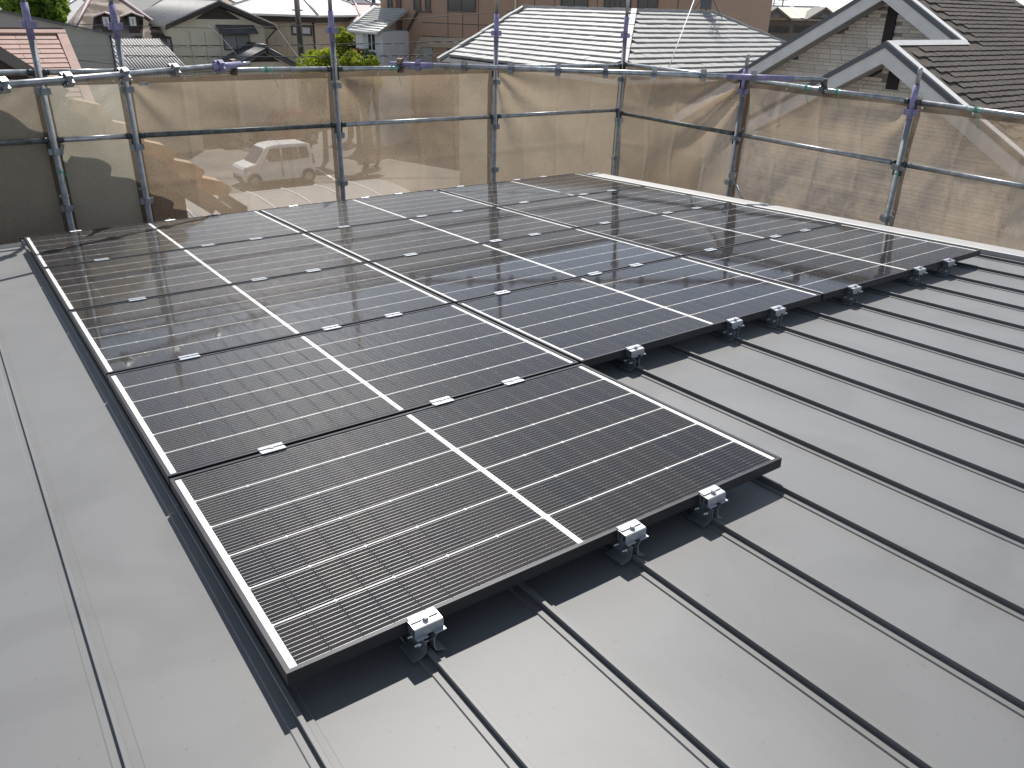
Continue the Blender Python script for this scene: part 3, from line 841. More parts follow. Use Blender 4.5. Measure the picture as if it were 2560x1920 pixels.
M_BTILE2 = mat('tan_wall_tile', (0.44, 0.36, 0.26), rough=0.65, var=0.10, scale=5, bump=0.25, bscale=8, stretch=(1, 1, 5), col2=(0.39, 0.32, 0.24))
M_REDB = mat('red_brown_panel', (0.14, 0.065, 0.05), rough=0.6, var=0.15)

def windowp(root, x0, x1, z0, z1, y=0.0, fm=None, pm=None, mull=1, fw=0.06, name='window', hood=False, bars=0):
    fm = fm or M_WINF; pm = pm or M_WINGLASS
    f = MB()
    f.box((x0, y - .05, z0), (x1, y + .02, z0 + fw)); f.box((x0, y - .05, z1 - fw), (x1, y + .02, z1))
    f.box((x0, y - .049, z0 + fw), (x0 + fw, y + .02, z1 - fw)); f.box((x1 - fw, y - .049, z0 + fw), (x1, y + .02, z1 - fw))
    for k in range(mull):
        xm = x0 + (x1 - x0) * (k + 1) / (mull + 1); f.box((xm - fw * .4, y - .045, z0 + fw), (xm + fw * .4, y + .02, z1 - fw))
    for k in range(bars):
        zb = z0 + (z1 - z0) * (k + 1) / (bars + 1); f.box((x0 + fw, y - .043, zb - .02), (x1 - fw, y + .01, zb + .02))
    w_ = f.build(name, fm, root)
    p = MB(); p.box((x0 + fw * .5, y - .022, z0 + fw * .5), (x1 - fw * .5, y - .012, z1 - fw * .5)); p.build('pane', pm, w_)
    if hood:
        h = MB(); h.slab([(x0 - .35, y - .75, z1 + .10), (x1 + .35, y - .75, z1 + .10), (x1 + .35, y - .02, z1 + .52), (x0 - .35, y - .02, z1 + .52)], .06)
        h.build('hood', M_KAWARAD, w_)
    return w_

def gable_roof(root, x0, x1, xa, ze0, ze1, za, y0, y1, th, m, oh=0.0, name='roof', ribs=0, ribm=None):
    """gable facing the camera: eaves at x0/x1 (heights ze0/ze1), ridge at xa,za running from y0 to y1"""
    b = MB()
    b.slab([(x0, y0, ze0), (xa, y0, za), (xa, y1, za), (x0, y1, ze0)], th)
    b.slab([(xa + .001, y0, za), (x1, y0, ze1), (x1, y1, ze1), (xa + .001, y1, za)], th)
    ro = b.build(name, m, root)
    if ribs:
        q = MB(); n = max(2, int((y1 - y0) / ribs))
        for side, (xe, ze) in enumerate(((x0, ze0), (x1, ze1))):
            nn = Vector((-(za - ze), 0, (xa - xe))).normalized()
            if nn.z < 0: nn = -nn
            for i in range(n + 1):
                y = y0 + (y1 - y0) * i / n
                a, c = Vector((xe, y, ze)), Vector((xa, y, za))
                q.tube([a + nn * .03, c + nn * .03], 0.065, 6, caps=True)
        q.tube([(xa, y0 - .05, za + .08), (xa, y1, za + .08)], .13, 8)
        q.build('tile_ribs', ribm or m, ro)
    return ro
def hip_roof(root, x0, x1, y0, y1, ze, zr, m, oh=0.4, th=0.12, name='roof', ridge=None):
    b = MB(); x0 -= oh; x1 += oh; y0 -= oh; y1 += oh
    hx = min((x1 - x0), (y1 - y0)) / 2
    if x1 - x0 >= y1 - y0: ra, rb = (x0 + hx, (y0 + y1) / 2, zr), (x1 - hx - .002, (y0 + y1) / 2, zr)
    else: ra, rb = ((x0 + x1) / 2, y0 + hx, zr), ((x0 + x1) / 2, y1 - hx - .002, zr)
    A, B_, C_, D = (x0, y0, ze), (x1, y0, ze), (x1, y1, ze), (x0, y1, ze)
    if x1 - x0 >= y1 - y0:
        fs = ((A, B_, rb, ra), (C_, D, ra, rb), (B_, C_, rb), (D, A, ra))
    else:
        fs = ((A, B_, ra), (B_, C_, rb, ra), (C_, D, rb), (D, A, ra, rb))
    for f_ in fs: b.poly(f_)
    b.box((x0, y0, ze - th), (x1, y1, ze - .001))
    o = b.build(name, m, root)
    c = MB()
    for p, q in ((A, ra), (D, ra if x1 - x0 >= y1 - y0 else rb), (B_, rb if x1 - x0 >= y1 - y0 else ra), (C_, rb), (ra, rb)):
        if (Vector(p) - Vector(q)).length > .1: c.tube([Vector(p) + Vector((0, 0, .03)), Vector(q) + Vector((0, 0, .03))], .07, 6)
    c.build('hip_cap', m, o)
    return o

# ---- pieces: repeated shingles, blocks; the first 300 are parts, the rest one part
def lay_pieces(name, me, mats_list, parent, limit=300, stuffname=None):
    """mats_list: world matrices sorted so that the pieces showing largest come first"""
    for M in mats_list[:limit]: link(name, me, parent, M, world=True)
    rest = mats_list[limit:]
    if rest:
        b = MB(); vs = [v.co.copy() for v in me.vertices]; fs = [tuple(p.vertices) for p in me.polygons]
        for M in rest:
            k = len(b.v); b.v += [tuple(M @ v) for v in vs]
            for f_ in fs: b.f.append(tuple(k + i for i in f_)); b.sm.append(False); b.mi.append(0)
        o = b.build(stuffname or name + '_field', me.materials[0], parent, world=True); o['kind'] = 'stuff'
def proj(p):
    d = Vector(p) - CAM; z = d.dot(CZ)
    if z < .1: return (-9999, -9999, z)
    return (1280 + FPX * d.dot(CX) / z, 960 + FPX * d.dot(CY) / z, z)
def inview(p, m=60):
    u, v, z = proj(p); return z > 0 and -m < u < 2560 + m and -m < v < 1920 + m

# ---- right-hand house: two stone faced gables, brown shingle roof
M_SHING = mat('brown_shingle', (0.075, 0.061, 0.050), rough=0.85, var=0.16, scale=14, bump=0.35, bscale=120)
M_STONE = mat('stone_siding', (0.68, 0.62, 0.55), rough=0.85, var=0.16, scale=9, bump=0.4, bscale=30)
M_STONEB = mat('stone_joint', (0.26, 0.24, 0.22), rough=0.95, var=0.1)
M_FASC = mat('grey_fascia', (0.68, 0.67, 0.65), rough=0.6, var=0.05)
M_FLASH = mat('dark_flashing', (0.10, 0.11, 0.125), rough=0.4, metal=0.4, var=0.06)
M_SOFF = mat('soffit', (0.30, 0.30, 0.30), rough=0.7, var=0.05)
M_BEAM = mat('dark_beam', (0.022, 0.015, 0.016), rough=0.7, var=0.1)
SL = 0.57
SA = Vector((12.0, 1.0, 1.19)); XB = 14.23; BA = Vector((XB, 2.62, 1.19 + SL * 1.62)); RX1 = 18.35; EY = -1.75
hr = empty('gabled_house', (12.3, 1.0, GROUND), 'house with two grey stone faced gables and brown shingle roof, right of the scaffold', 'house')
b = MB()   # roof planes (deck under the shingles)
def zr_(y): return BA.z - SL * (BA.y - y)
b.slab([(12.0, EY, zr_(EY)), (RX1, EY, zr_(EY)), (RX1, SA.y, zr_(SA.y)), (12.0, SA.y, zr_(SA.y))], .07)
b.slab([(XB, SA.y + .001, zr_(SA.y)), (RX1, SA.y + .001, zr_(SA.y)), (RX1, BA.y, BA.z), (XB, BA.y, BA.z)], .07)
LY = 7.4
b.slab([(XB, BA.y + .001, BA.z), (RX1, BA.y + .001, BA.z), (RX1, LY, BA.z - SL * (LY - BA.y)), (XB, LY, BA.z - SL * (LY - BA.y))], .07)
LY2 = 3.3
b.slab([(12.0, SA.y + .002, SA.z), (XB - .01, SA.y + .002, SA.z), (XB - .01, LY2, SA.z - SL * (LY2 - SA.y)), (12.0, LY2, SA.z - SL * (LY2 - SA.y))], .07)
deck = b.build('roof', M_SHING, hr, world=True)
# shingles on the slope that faces the camera
EXP, TABW = 0.132, 0.60
nS = Vector((0, -SL, 1)).normalized(); dS = Vector((0, -1, -SL)).normalized()
tabm = MB(); th_ = 0.019
# scalloped lower edge: three dips per piece
ed = [(0.0, 0.0), (0.10, 0.0), (0.115, 0.011), (0.20, 0.011), (0.215, 0.0), (0.31, 0.0), (0.325, 0.012), (0.42, 0.012), (0.435, 0.002), (TABW - .004, 0.002)]
top = [(TABW - .004, EXP + .03), (0.0, EXP + .03)]
pp = [(x, -EXP + y, th_) for x, y in ed] + [(x, y - EXP, 0.001) for x, y in top]
tabm.poly(pp)
for i in range(len(ed) - 1):
    (xa, ya_), (xb, yb2) = ed[i], ed[i+1]
    tabm.poly([(xa, -EXP + ya_, -.002), (xb, -EXP + yb2, -.002), (xb, -EXP + yb2, th_), (xa, -EXP + ya_, th_)])
tab_shing = tabm.mesh('shingle', M_SHING)
RS = Matrix(((1, 0, nS.x, 0), (0, -dS.y, nS.y, 0), (0, -dS.z, nS.z, 0), (0, 0, 0, 1)))
ms = []
Ls = (BA.y - EY) * math.hypot(1, SL); nrow = int(Ls / EXP)
for rrow in range(nrow):
    pr = BA + dS * (EXP * rrow + 0.02)
    xs = (XB + .14 if pr.y > SA.y - .02 else 12.14) + (rrow * 0.237) % TABW - TABW * 0
    x = xs
    while x < RX1 - TABW:
        pos = Vector((x, pr.y, pr.z)) + nS * .003
        if inview(pos, 80): ms.append(Matrix.Translation(pos + nS * random.uniform(0, .004)) @ RS @ Matrix.Rotation(random.gauss(0, .006), 4, 'X'))
        x += TABW
ms.sort(key=lambda M: proj(M.translation)[2])
lay_pieces('shingle', tab_shing, ms, deck, 300, 'shingle_field')
# gable walls with stone blocks
def gable_wall(xw, apex, y_lo, y_hi, zb, beam_w, beam_lo, inset, seed, course=0.062, nlim=150):
    b = MB()
    top = lambda y: apex.z - .30 - SL * abs(y - apex.y)
    b.poly([(xw, y_hi, zb), (xw, y_lo, zb), (xw, y_lo, top(y_lo)), (xw, apex.y, top(apex.y)), (xw, y_hi, top(y_hi))])
    wall = b.build('gable_wall', M_STONEB, hr, world=True)
    blk = MB(); blk.box((-.012, 0, 0), (.004, 1, 1)); me = blk.mesh('stone_block', M_STONE)
    rnd = random.Random(seed); L = []
    z = zb
    while z < apex.z - .3:
        h = course * rnd.choice((1, 1, 1, 1.5))
        y = y_lo + rnd.uniform(-.3, 0)
        while y < y_hi:
            wd = rnd.uniform(.22, .52)
            ya_, yb2 = max(y, y_lo), min(y + wd, y_hi)
            lim = top(ya_), top(yb2)
            if yb2 - ya_ > .05 and min(lim) + .17 > z and not (apex.y - beam_w / 2 - .01 < (ya_ + yb2) / 2 < apex.y + beam_w / 2 + .01 and z > beam_lo):
                pos = Vector((xw - rnd.uniform(0, .006), ya_, z))
                if inview(pos, 60): L.append(Matrix.Translation(pos) @ Matrix.Diagonal((1, yb2 - ya_ - .008, h - .007, 1)))
            y += wd
        z += h
    L.sort(key=lambda M: -M.translation.z)
    lay_pieces('stone_block', me, L, wall, nlim, 'stone_block_field')
    bm = MB(); bm.box((xw - .05, apex.y - beam_w / 2, beam_lo), (xw - .002, apex.y + beam_w / 2, top(apex.y) + .05)); bm.build('beam', M_BEAM, hr, world=True)
gable_wall(12.42, SA, EY + .5, LY2 + .3, -1.6, .19, 0.50, .3, 3)
gable_wall(XB + .42, BA, EY + .6, LY - .6, -1.6, .19, -0.4, .3, 4, nlim=150)
b = MB(); b.box((12.44, EY + .5, GROUND), (RX1 - .4, LY2, -1.61)); b.box((XB + .44, LY2 + .002, GROUND), (RX1 - .4, LY - .6, -1.61))
b.box((12.44, EY + .5, -1.608), (RX1 - .4, EY + .62, zr_(EY + .6) - .1)); b.build('wall', M_STONE, hr, world=True)
def rakes(xf, apex, ylo, yhi, fh=0.235):
    for s, ye in ((-1, ylo), (1, yhi)):
        f = MB(); L_ = ye - apex.y
        a0 = Vector((xf, apex.y, apex.z)); e0 = Vector((xf, ye, apex.z - SL * abs(L_)))
        off = 0.055 * math.hypot(1, SL)
        def quadbox(z0, z1, x0, x1):
            q = MB()
            A0, A1 = a0 + Vector((0, 0, z0)), a0 + Vector((0, 0, z1)); E0, E1 = e0 + Vector((0, 0, z0)), e0 + Vector((0, 0, z1))
            vs = [(x0, A0.y, A0.z), (x0, E0.y, E0.z), (x0, E1.y, E1.z), (x0, A1.y, A1.z), (x1, A0.y, A0.z), (x1, E0.y, E0.z), (x1, E1.y, E1.z), (x1, A1.y, A1.z)]
            q.v = [tuple(v) for v in vs]; q.f = [(0, 1, 2, 3), (7, 6, 5, 4), (0, 4, 5, 1), (3, 2, 6, 7), (1, 5, 6, 2), (0, 3, 7, 4)]; q.sm = [False] * 6; q.mi = [0] * 6
            return q
        quadbox(-fh - .06, -.065, xf - .03, xf + .012).build('rake_board', M_FASC, hr, world=True)
        quadbox(-.064, .020, xf - .05, xf + .10).build('rake_flashing', M_FLASH, hr, world=True)
        quadbox(.0205, .034, xf - .012, xf + .135).build('rake_cap', M_FASC, hr, world=True)
        quadbox(-fh - .02, -fh + .005, xf + .013, xf + .42).build('soffit', M_SOFF, hr, world=True)
rakes(12.0, SA, EY - .1, LY2 + .1); rakes(XB, BA, SA.y - .02, LY)
b = MB(); b.prism([(SA.y - .09, SA.z - .03), (SA.y, SA.z + .04), (SA.y + .09, SA.z - .03)], 'x', 12.14, XB + .1); b.build('ridge_cap', M_FASC, hr, world=True)
b = MB(); b.prism([(BA.y - .1, BA.z - .03), (BA.y, BA.z + .05), (BA.y + .1, BA.z - .03)], 'x', XB + .14, RX1); b.build('ridge_cap', M_FASC, hr, world=True)

# ---- grey tiled L-shaped roof behind the corner
M_GTILE = mat('grey_flat_tile', (0.39, 0.385, 0.37), rough=0.55, var=0.07, scale=3, spec=0.45)
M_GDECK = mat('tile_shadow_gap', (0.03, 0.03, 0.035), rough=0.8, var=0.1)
hg = empty('grey_tiled_house', (14, 9, GROUND), 'house with large pale grey stepped tile hip roof and antenna, behind the scaffold corner', 'house')
GS = 0.45
P2 = Vector((16.35, 11.41, 1.475)); P1y = 16.64; P3x = 19.51
RUN = 3.4; GK = -0.08
ze_ = P2.z - GS * RUN
xl = P2.x - RUN; ylow = P2.y - RUN
b = MB()
# plane facing -x and plane facing -y, hip between them, hips at both far ends
b.poly([(xl, ylow, ze_), (P2.x, P2.y, P2.z), (P2.x, P1y, P2.z), (xl, P1y + RUN * GK, ze_)][::-1])
b.poly([(xl, ylow, ze_), (P3x + RUN * .8, ylow, ze_), (P3x, P2.y, P2.z), (P2.x, P2.y, P2.z)])
b.poly([(P3x, P2.y, P2.z), (P3x + RUN * .8, ylow, ze_), (P3x + RUN * .8, P2.y + RUN, ze_)])
b.poly([(P2.x, P2.y, P2.z), (P3x, P2.y, P2.z), (P3x + RUN * .8, P2.y + RUN, ze_), (P2.x + RUN, P2.y + RUN, ze_)])
b.poly([(P2.x, P2.y, P2.z), (P2.x + RUN, P2.y + RUN, ze_), (P2.x + RUN, P1y + RUN * GK, ze_), (P2.x, P1y, P2.z)])
b.poly([(P2.x, P1y, P2.z), (P2.x + RUN, P1y + RUN * GK, ze_), (xl, P1y + RUN * GK, ze_)])
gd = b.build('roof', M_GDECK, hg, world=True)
TE, TW_ = 0.262, 0.305
def tile_mesh():
    t = MB(); L = TE * 1.06; h0, h1 = .030, .075     # wedge: butt end stands proud
    t.v = [(-TW_/2 + .003, 0, 0), (TW_/2 - .003, 0, 0), (TW_/2 - .003, L, 0), (-TW_/2 + .003, L, 0), (-TW_/2 + .003, 0, h1), (TW_/2 - .003, 0, h1), (TW_/2 - .003, L, h0), (-TW_/2 + .003, L, h0)]
    t.f = [(4, 5, 6, 7), (0, 1, 5, 4), (1, 2, 6, 5), (3, 0, 4, 7), (2, 3, 7, 6)]; t.sm = [False] * 5; t.mi = [0] * 5
    # slightly domed top: split along the middle
    return t.mesh('roof_tile', M_GTILE)
tile_me = tile_mesh()
rj = random.Random(77)
def lay_tiles(origin, along, down, slope, fn, rows):
    """origin on the ridge, along = unit vector along the ridge, down = horizontal unit vector down the slope"""
    dn = (down + Vector((0, 0, -slope))).normalized(); nn = along.cross(-dn)
    if nn.z < 0: nn = -nn
    yv = -dn; xv = yv.cross(nn)
    Rt = Matrix(((xv.x, yv.x, nn.x, 0), (xv.y, yv.y, nn.y, 0), (xv.z, yv.z, nn.z, 0), (0, 0, 0, 1)))
    out = []
    for rr in range(1, rows):
        run = rr * TE / math.hypot(1, slope)
        lo, hi = fn(run)
        s = lo + TW_ / 2 + ((rr % 2) * TW_ / 2)
        while s < hi - TW_ / 2:
            p = origin + along * s + dn * (rr * TE)
            if inview(p, 30): out.append(Matrix.Translation(p + nn * (.002 + rj.uniform(0, .007))) @ Rt @ Matrix.Rotation(rj.gauss(0, .012), 4, 'X') @ Matrix.Rotation(rj.gauss(0, .008), 4, 'Z'))
            s += TW_
    return out
rows_ = int(RUN * math.hypot(1, GS) / TE)
T1 = lay_tiles(P2, Vector((0, 1, 0)), Vector((-1, 0, 0)), GS, lambda run: (-run + .1, P1y - P2.y + run * GK - .1), rows_)
T2 = lay_tiles(P2, Vector((1, 0, 0)), Vector((0, -1, 0)), GS, lambda run: (-run + .1, P3x - P2.x + run * .8 - .1), rows_)
T3 = lay_tiles(Vector((P3x, P2.y, P2.z)), Vector((1, 0, 0)), Vector((0, 1, 0)), GS, lambda run: (-2.0 + run, run * .8 - .1), rows_)
tt = T1 + T2
tt.sort(key=lambda M: proj(M.translation)[2])
lay_pieces('roof_tile', tile_me, tt, gd, 300, 'roof_tile_field')
b = MB()
for p, q in (((xl, ylow, ze_), P2), (P2, (P2.x, P1y, P2.z)), (P2, (P3x, P2.y, P2.z)), ((P2.x, P1y, P2.z), (xl, P1y + RUN * GK, ze_)), ((P3x, P2.y, P2.z), (P3x + RUN * .8, ylow, ze_)), ((P3x, P2.y, P2.z), (P3x + RUN * .8, P2.y + RUN, ze_))):
    p, q = Vector(p), Vector(q); d_ = (q - p).normalized(); sd = d_.cross(Vector((0, 0, 1))).normalized(); up_ = sd.cross(d_)
    M_ = Matrix(((d_.x, sd.x, up_.x, p.x), (d_.y, sd.y, up_.y, p.y), (d_.z, sd.z, up_.z, p.z), (0, 0, 0, 1)))
    n_ = int((q - p).length / .42)
    for i in range(n_):
        b.obox(M_ @ Matrix.Translation((i * (q - p).length / n_, 0, 0)), (0, -.075, -.06), ((q - p).length / n_ - .012, .075, .085 + .012 * (i % 2)))
b.build('ridge_tiles', M_GTILE, gd, world=True)
b = MB(); b.box((xl + .6, ylow + .6, GROUND), (P2.x + RUN - .6, P1y - .5, ze_ + .05)); b.box((P2.x + RUN - .602, ylow + .6, GROUND), (P3x + RUN * .8 - .6, P2.y + 4.5, ze_ + .05)); b.build('wall', M_CREAM2, hg, world=True)
# antenna on the ridge and its guy string
ap = Vector((P3x - .28, P2.y, P2.z + .08))
an_ = empty('tv_antenna', ap, 'small antenna mast with wire elements on the grey roof ridge', 'antenna')
b = MB(); b.tube([(0, 0, 0), (0, 0, 1.6)], .022, 8); b.box((-.16, -.1, .04), (.1, .1, .62)); b.build('mast', M_FLASH, an_)
b = MB()
for k in range(4):
    a_ = k * math.pi / 2 + .4; b.tube([(0, 0, .55), (math.cos(a_) * .55, math.sin(a_) * .55, -.25)], .012, 6)
b.build('stay', M_FLASH, an_)
b = MB()
for zz3, l3 in ((.75, .9), (.95, .7), (1.3, .6)):
    b.tube([(-l3 * .7, -l3 * .5, zz3), (l3 * .7, l3 * .5, zz3 + .05)], .01, 6)
    for k in range(5): b.tube([(-l3 * .7 + k * .35 * l3 - .1, -l3 * .5 + k * .25 * l3 + .18, zz3), (-l3 * .7 + k * .35 * l3 + .1, -l3 * .5 + k * .25 * l3 - .18, zz3)], .008, 5)
b.build('element', M_GALV, an_)
gs = empty('guy_string', at_depth(1739, -10, 20.5), 'thin white guy string slanting down across the grey roof', 'string')
b = MB(); b.tube([at_depth(1739, -10, 20.5), at_depth(1664, 190, 17.0)], .012, 6); b.build('strand', M_WINW, gs, world=True)

# ---- brown tiled apartment block behind
LA, LB = at_depth(955, 90, 47.0), at_depth(1724, 60, 36.0)
bmM, bmL = frame_from(LA, LB)
bb_ = empty('brown_apartment_block', bmM, 'large brown tiled apartment block with diagonal stair bands, behind the grey roof', 'building')
HB = 10.5
b = MB(); b.box((0, 0, 0), (bmL, 10, HB)); b.build('wall', M_BTILE, bb_)
def px(u, v, d=0.0): return fp(bmM, u, v, d)
def band(pts, m, d, name='wall_band'):
    q = MB(); P_ = [px(u, v) for u, v in pts]
    n = len(P_)
    q.v = [(x, -d, z) for x, z in P_] + [(x, -.002, z) for x, z in P_]
    q.f = [tuple(reversed(range(n)))] + [(i, (i + 1) % n, n + (i + 1) % n, n + i) for i in range(n)]
    q.sm = [False] * (n + 1); q.mi = [0] * (n + 1)
    # make the outline counter-clockwise towards the camera
    q.build(name, m, bb_)
# stair bands: tan and brown strips climbing diagonally, then running level
band([(1020, 168), (1053, 92), (1200, 96), (1200, 122), (1057, 117), (1036, 168)], M_BTILE2, .10)
band([(958, 72), (985, 75), (985, 96), (958, 94)], M_BTILE2, .06)
band([(1005, 78), (1022, 78), (1012, 98), (994, 98), (994, 92), (1008, 92)], M_WINF, .05, 'stair_edge')
band([(1012, 98), (1046, 31), (1080, 31), (1080, 28), (1044, 27), (1009, 95)], M_WINF, .12, 'stair_edge')
band([(1030, 165), (1055, 117), (1082, 121), (1082, 165)], M_GGREEN, .05, 'stair_wall')
band([(990, -60), (1002, -60), (1005, 94), (993, 94)], M_REDB, .08, 'red_panel')
def bwin(u0, v0, u1, v1, **k):
    x0, z1 = px(u0, v0); x1, z0 = px(u1, v1); z1 = max(z1, z0 + .5)
    windowp(bb_, x0, x1, z0, z1, y=-.02, **k)
bwin(968, -40, 982, 32, mull=0); bwin(1034, -40, 1053, 26, mull=0); bwin(1063, -40, 1077, 26, mull=0)
bwin(1119, -45, 1190, 31, mull=1); bwin(972, 104, 987, 158, mull=0, pm=M_FASC, name='door'); bwin(1120, 121, 1165, 190, mull=1)
bwin(1405, -40, 1470, 21, mull=1); bwin(1514, -40, 1577, 26, mull=4, bars=2); bwin(1598, -40, 1643, 30, mull=1)
b = MB()
for u0 in (1120, 1157, 1196, 1335, 1385, 1490, 1690):
    x, _ = px(u0, 60); b.box((x - .02, -.012, .2), (x + .02, -.001, HB))
for v0 in (60, 95):
    _, z = px(1150, v0); b.box((px(1055, 60)[0], -.014, z - .02), (bmL, -.0015, z + .02))
b.build('wall_joint', M_WINF, bb_)
b = MB(); b.tube([(px(1290, 0)[0], -.1, 5.0), (px(1293, 40)[0], -.1, HB)], .05, 8); b.build('downpipe', M_CREAM, bb_)

# ---- cream house with tiled gable (left of centre)
D5 = 45.0
A5 = at_depth(432, 100, D5)
M5 = Matrix.Translation((A5.x, A5.y, GROUND))         # axis aligned, gable faces -y
h5 = empty('cream_tiled_house', M5, 'cream two storey house with grey tiled gable roof and hooded window', 'house')
x1_, _ = fp(M5, 663, 100); xa_, za_ = fp(M5, 548, 6); _, ze5 = fp(M5, 690, 66); xr_, _ = fp(M5, 690, 66, -.6); xl5, zl5 = fp(M5, 412, 63, -.6)
xr_, zrr = fp(M5, 692, 66, -.6); xa2, za2 = fp(M5, 548, 3, -.6)
b = MB(); b.prism([(0, 0), (x1_, 0), (x1_, za2 - .25 - (za2 - zrr) * (x1_ - xa2) / (xr_ - xa2)), (xa2, za2 - .28), (0, za2 - .25 - (za2 - zl5) * (xa2 - 0) / (xa2 - xl5))], 'y', 0, 9); b.build('wall', M_CREAM, h5)
gable_roof(h5, xl5, xr_, xa2, zl5, zrr, za2, -.6, 9.6, .16, M_KAWARA, ribs=.30)
b = MB(); b.poly([(xa2 - 1.3, -.012, za2 - .95), (xa2 + 1.3, -.012, za2 - .95), (xa2, -.012, za2 - .2)]); b.build('gable_vent', M_DARKW, h5)
b = MB()
for s_, (xe, zz5) in ((0, (xl5, zl5)), (1, (xr_, zrr))):
    b.slab([(xe, -.64, zz5 - .02), (xa2, -.64, za2 - .02), (xa2, -.64, za2 - .24), (xe, -.64, zz5 - .24)] if s_ == 0 else [(xa2 + .002, -.64, za2 - .02), (xe, -.64, zz5 - .02), (xe, -.64, zz5 - .24), (xa2 + .002, -.64, za2 - .24)], .06)
b.build('barge_board', M_DARKW, h5)
wx0, wz1 = fp(M5, 556, 86); wx1, wz0 = fp(M5, 626, 125); windowp(h5, wx0, wx1, wz0, wz1, pm=M_CURT, mull=1, hood=True)
b = MB()
for u0 in (470, 508, 545, 583, 622): x, _ = fp(M5, u0, 60); b.box((x - .015, -.012, 2), (x + .015, -.001, za2 - 1.1 if u0 == 545 else zrr - .3))
b.build('panel_joint', M_SOFF, h5)
# side wall window (faces -x)
sw = MB(); yA, zA = fd(M5, 427, 92, -.02); yB, zB = fd(M5, 395, 150, -.02)
sw.box((-.06, yA, zB), (-.001, yB, zA)); w_ = sw.build('window', M_WINF, h5)
q = MB()
for k in range(4): q.box((-.075, yA + (yB - yA) * (k + .12) / 4, zB + .1), (-.061, yA + (yB - yA) * (k + .78) / 4, zA - .15))
q.build('pane', M_CURT, w_)
# gutters and downpipe
b = MB(); b.tube([(xr_ + .05, -.6, zrr - .12), (xr_ + .05, 9.4, zrr - .12)], .07, 8); b.tube([(xr_ + .05, -.3, zrr - .15), (x1_ + .08, -.05, zrr - .75), (x1_ + .08, -.05, 1)], .045, 8); b.build('gutter', M_DARKW, h5)
# low tiled roof in front on the left and small gabled wing on the right
lx0, lz0 = fp(M5, 282, 165, -4); lx1, lz1 = fp(M5, 440, 178, -4)
b = MB(); b.box((lx0 + .4, -5.5, 0), (lx1 + .5, -1.0, lz1 - .2)); b.build('wing_wall', M_CREAM2, h5)
yq0, zq0 = -6.0, fp(M5, 300, 182, -6.0)[1] - .2
yq1, zq1 = -.02, fp(M5, 405, 100, 0)[1]
b = MB(); b.slab([(lx0, yq0, zq0), (lx1 + .3, yq0, zq0), (lx1 + .3, yq1, zq1), (lx0, yq1, zq1)], .14); lr = b.build('lower_roof', M_KAWARA, h5)
b = MB(); n_ = 22
for i in range(n_ + 1):
    x = lx0 + (lx1 + .3 - lx0) * i / n_; b.tube([(x, yq0, zq0 + .03), (x, yq1, zq1 + .03)], .06, 6)
b.build('tile_ribs', M_KAWARA, lr)
gx0, gz0 = fp(M5, 572, 172, -3.2); gx1, gz1 = fp(M5, 770, 172, -3.2); gxa, gza = fp(M5, 668, 121, -3.2)
gable_roof(h5, gx0, gx1, gxa, gz0, gz1 - .1, gza, -3.2, 0, .16, M_KAWARAD, ribs=.3, name='wing_roof')
b = MB(); b.prism([(gx0 + .5, 0), (gx1 - .5, 0), (gx1 - .5, gz1 + .15), (gxa, gza - .25), (gx0 + .5, gz0 + .15)], 'y', -2.6, -.01); b.build('wing_wall', M_CREAM, h5)
b = MB(); b.poly([(gxa - .9, -2.615, gza - .75), (gxa + .9, -2.615, gza - .75), (gxa, -2.615, gza - .28)]); b.build('gable_vent', M_DARKW, h5)
b = MB()
for u0 in (668, 698, 728): x, _ = fp(M5, u0, 160, -2.6); b.box((x - .015, -2.612, .5), (x + .015, -2.601, gz1 + .1))
b.build('panel_joint', M_SOFF, h5)

# ---- house with bright metal roof behind it
A6, B6 = at_depth(655, 60, 53.0), at_depth(785, 60, 52.0)
M6, L6 = frame_from(A6, B6)
h6 = empty('bright_roof_house', M6, 'cream boarded house with glaring pale metal hip roof, behind the utility pole', 'house')
_, z6 = fp(M6, 720, 48); b = MB(); b.box((-3, 0, 0), (L6, 8, z6)); b.build('wall', M_CREAM2, h6)
_, zr6 = fp(M6, 720, -8, 4); _, ze6 = fp(M6, 720, 36, -.7)
hip_roof(h6, -2.6, L6, 0, 8, ze6, zr6 + .7, M_BRIGHT, oh=.75)
b = MB(); b.box((-3.3, -.55, ze6 - .45), (L6 + .5, 8.4, ze6 - .13)); b.build('eave', M_DARKW, h6)
x0, z1 = fp(M6, 728, 62); x1, z0 = fp(M6, 781, 90); windowp(h6, x0, x1, z0, z1, pm=M_WHITEW, mull=1, fw=.12)
b = MB(); b.tube([(L6 - .02, -.08, 0), (L6 - .02, -.08, z6)], .07, 8); b.build('downpipe', M_DARKW, h6)
b = MB()
for i in range(16): x = -2.8 + i * (L6 + 2.7) / 16; b.box((x, -.012, 0), (x + .02, -.001, z6 - .02))
b.build('board_joint', M_SOFF, h6)

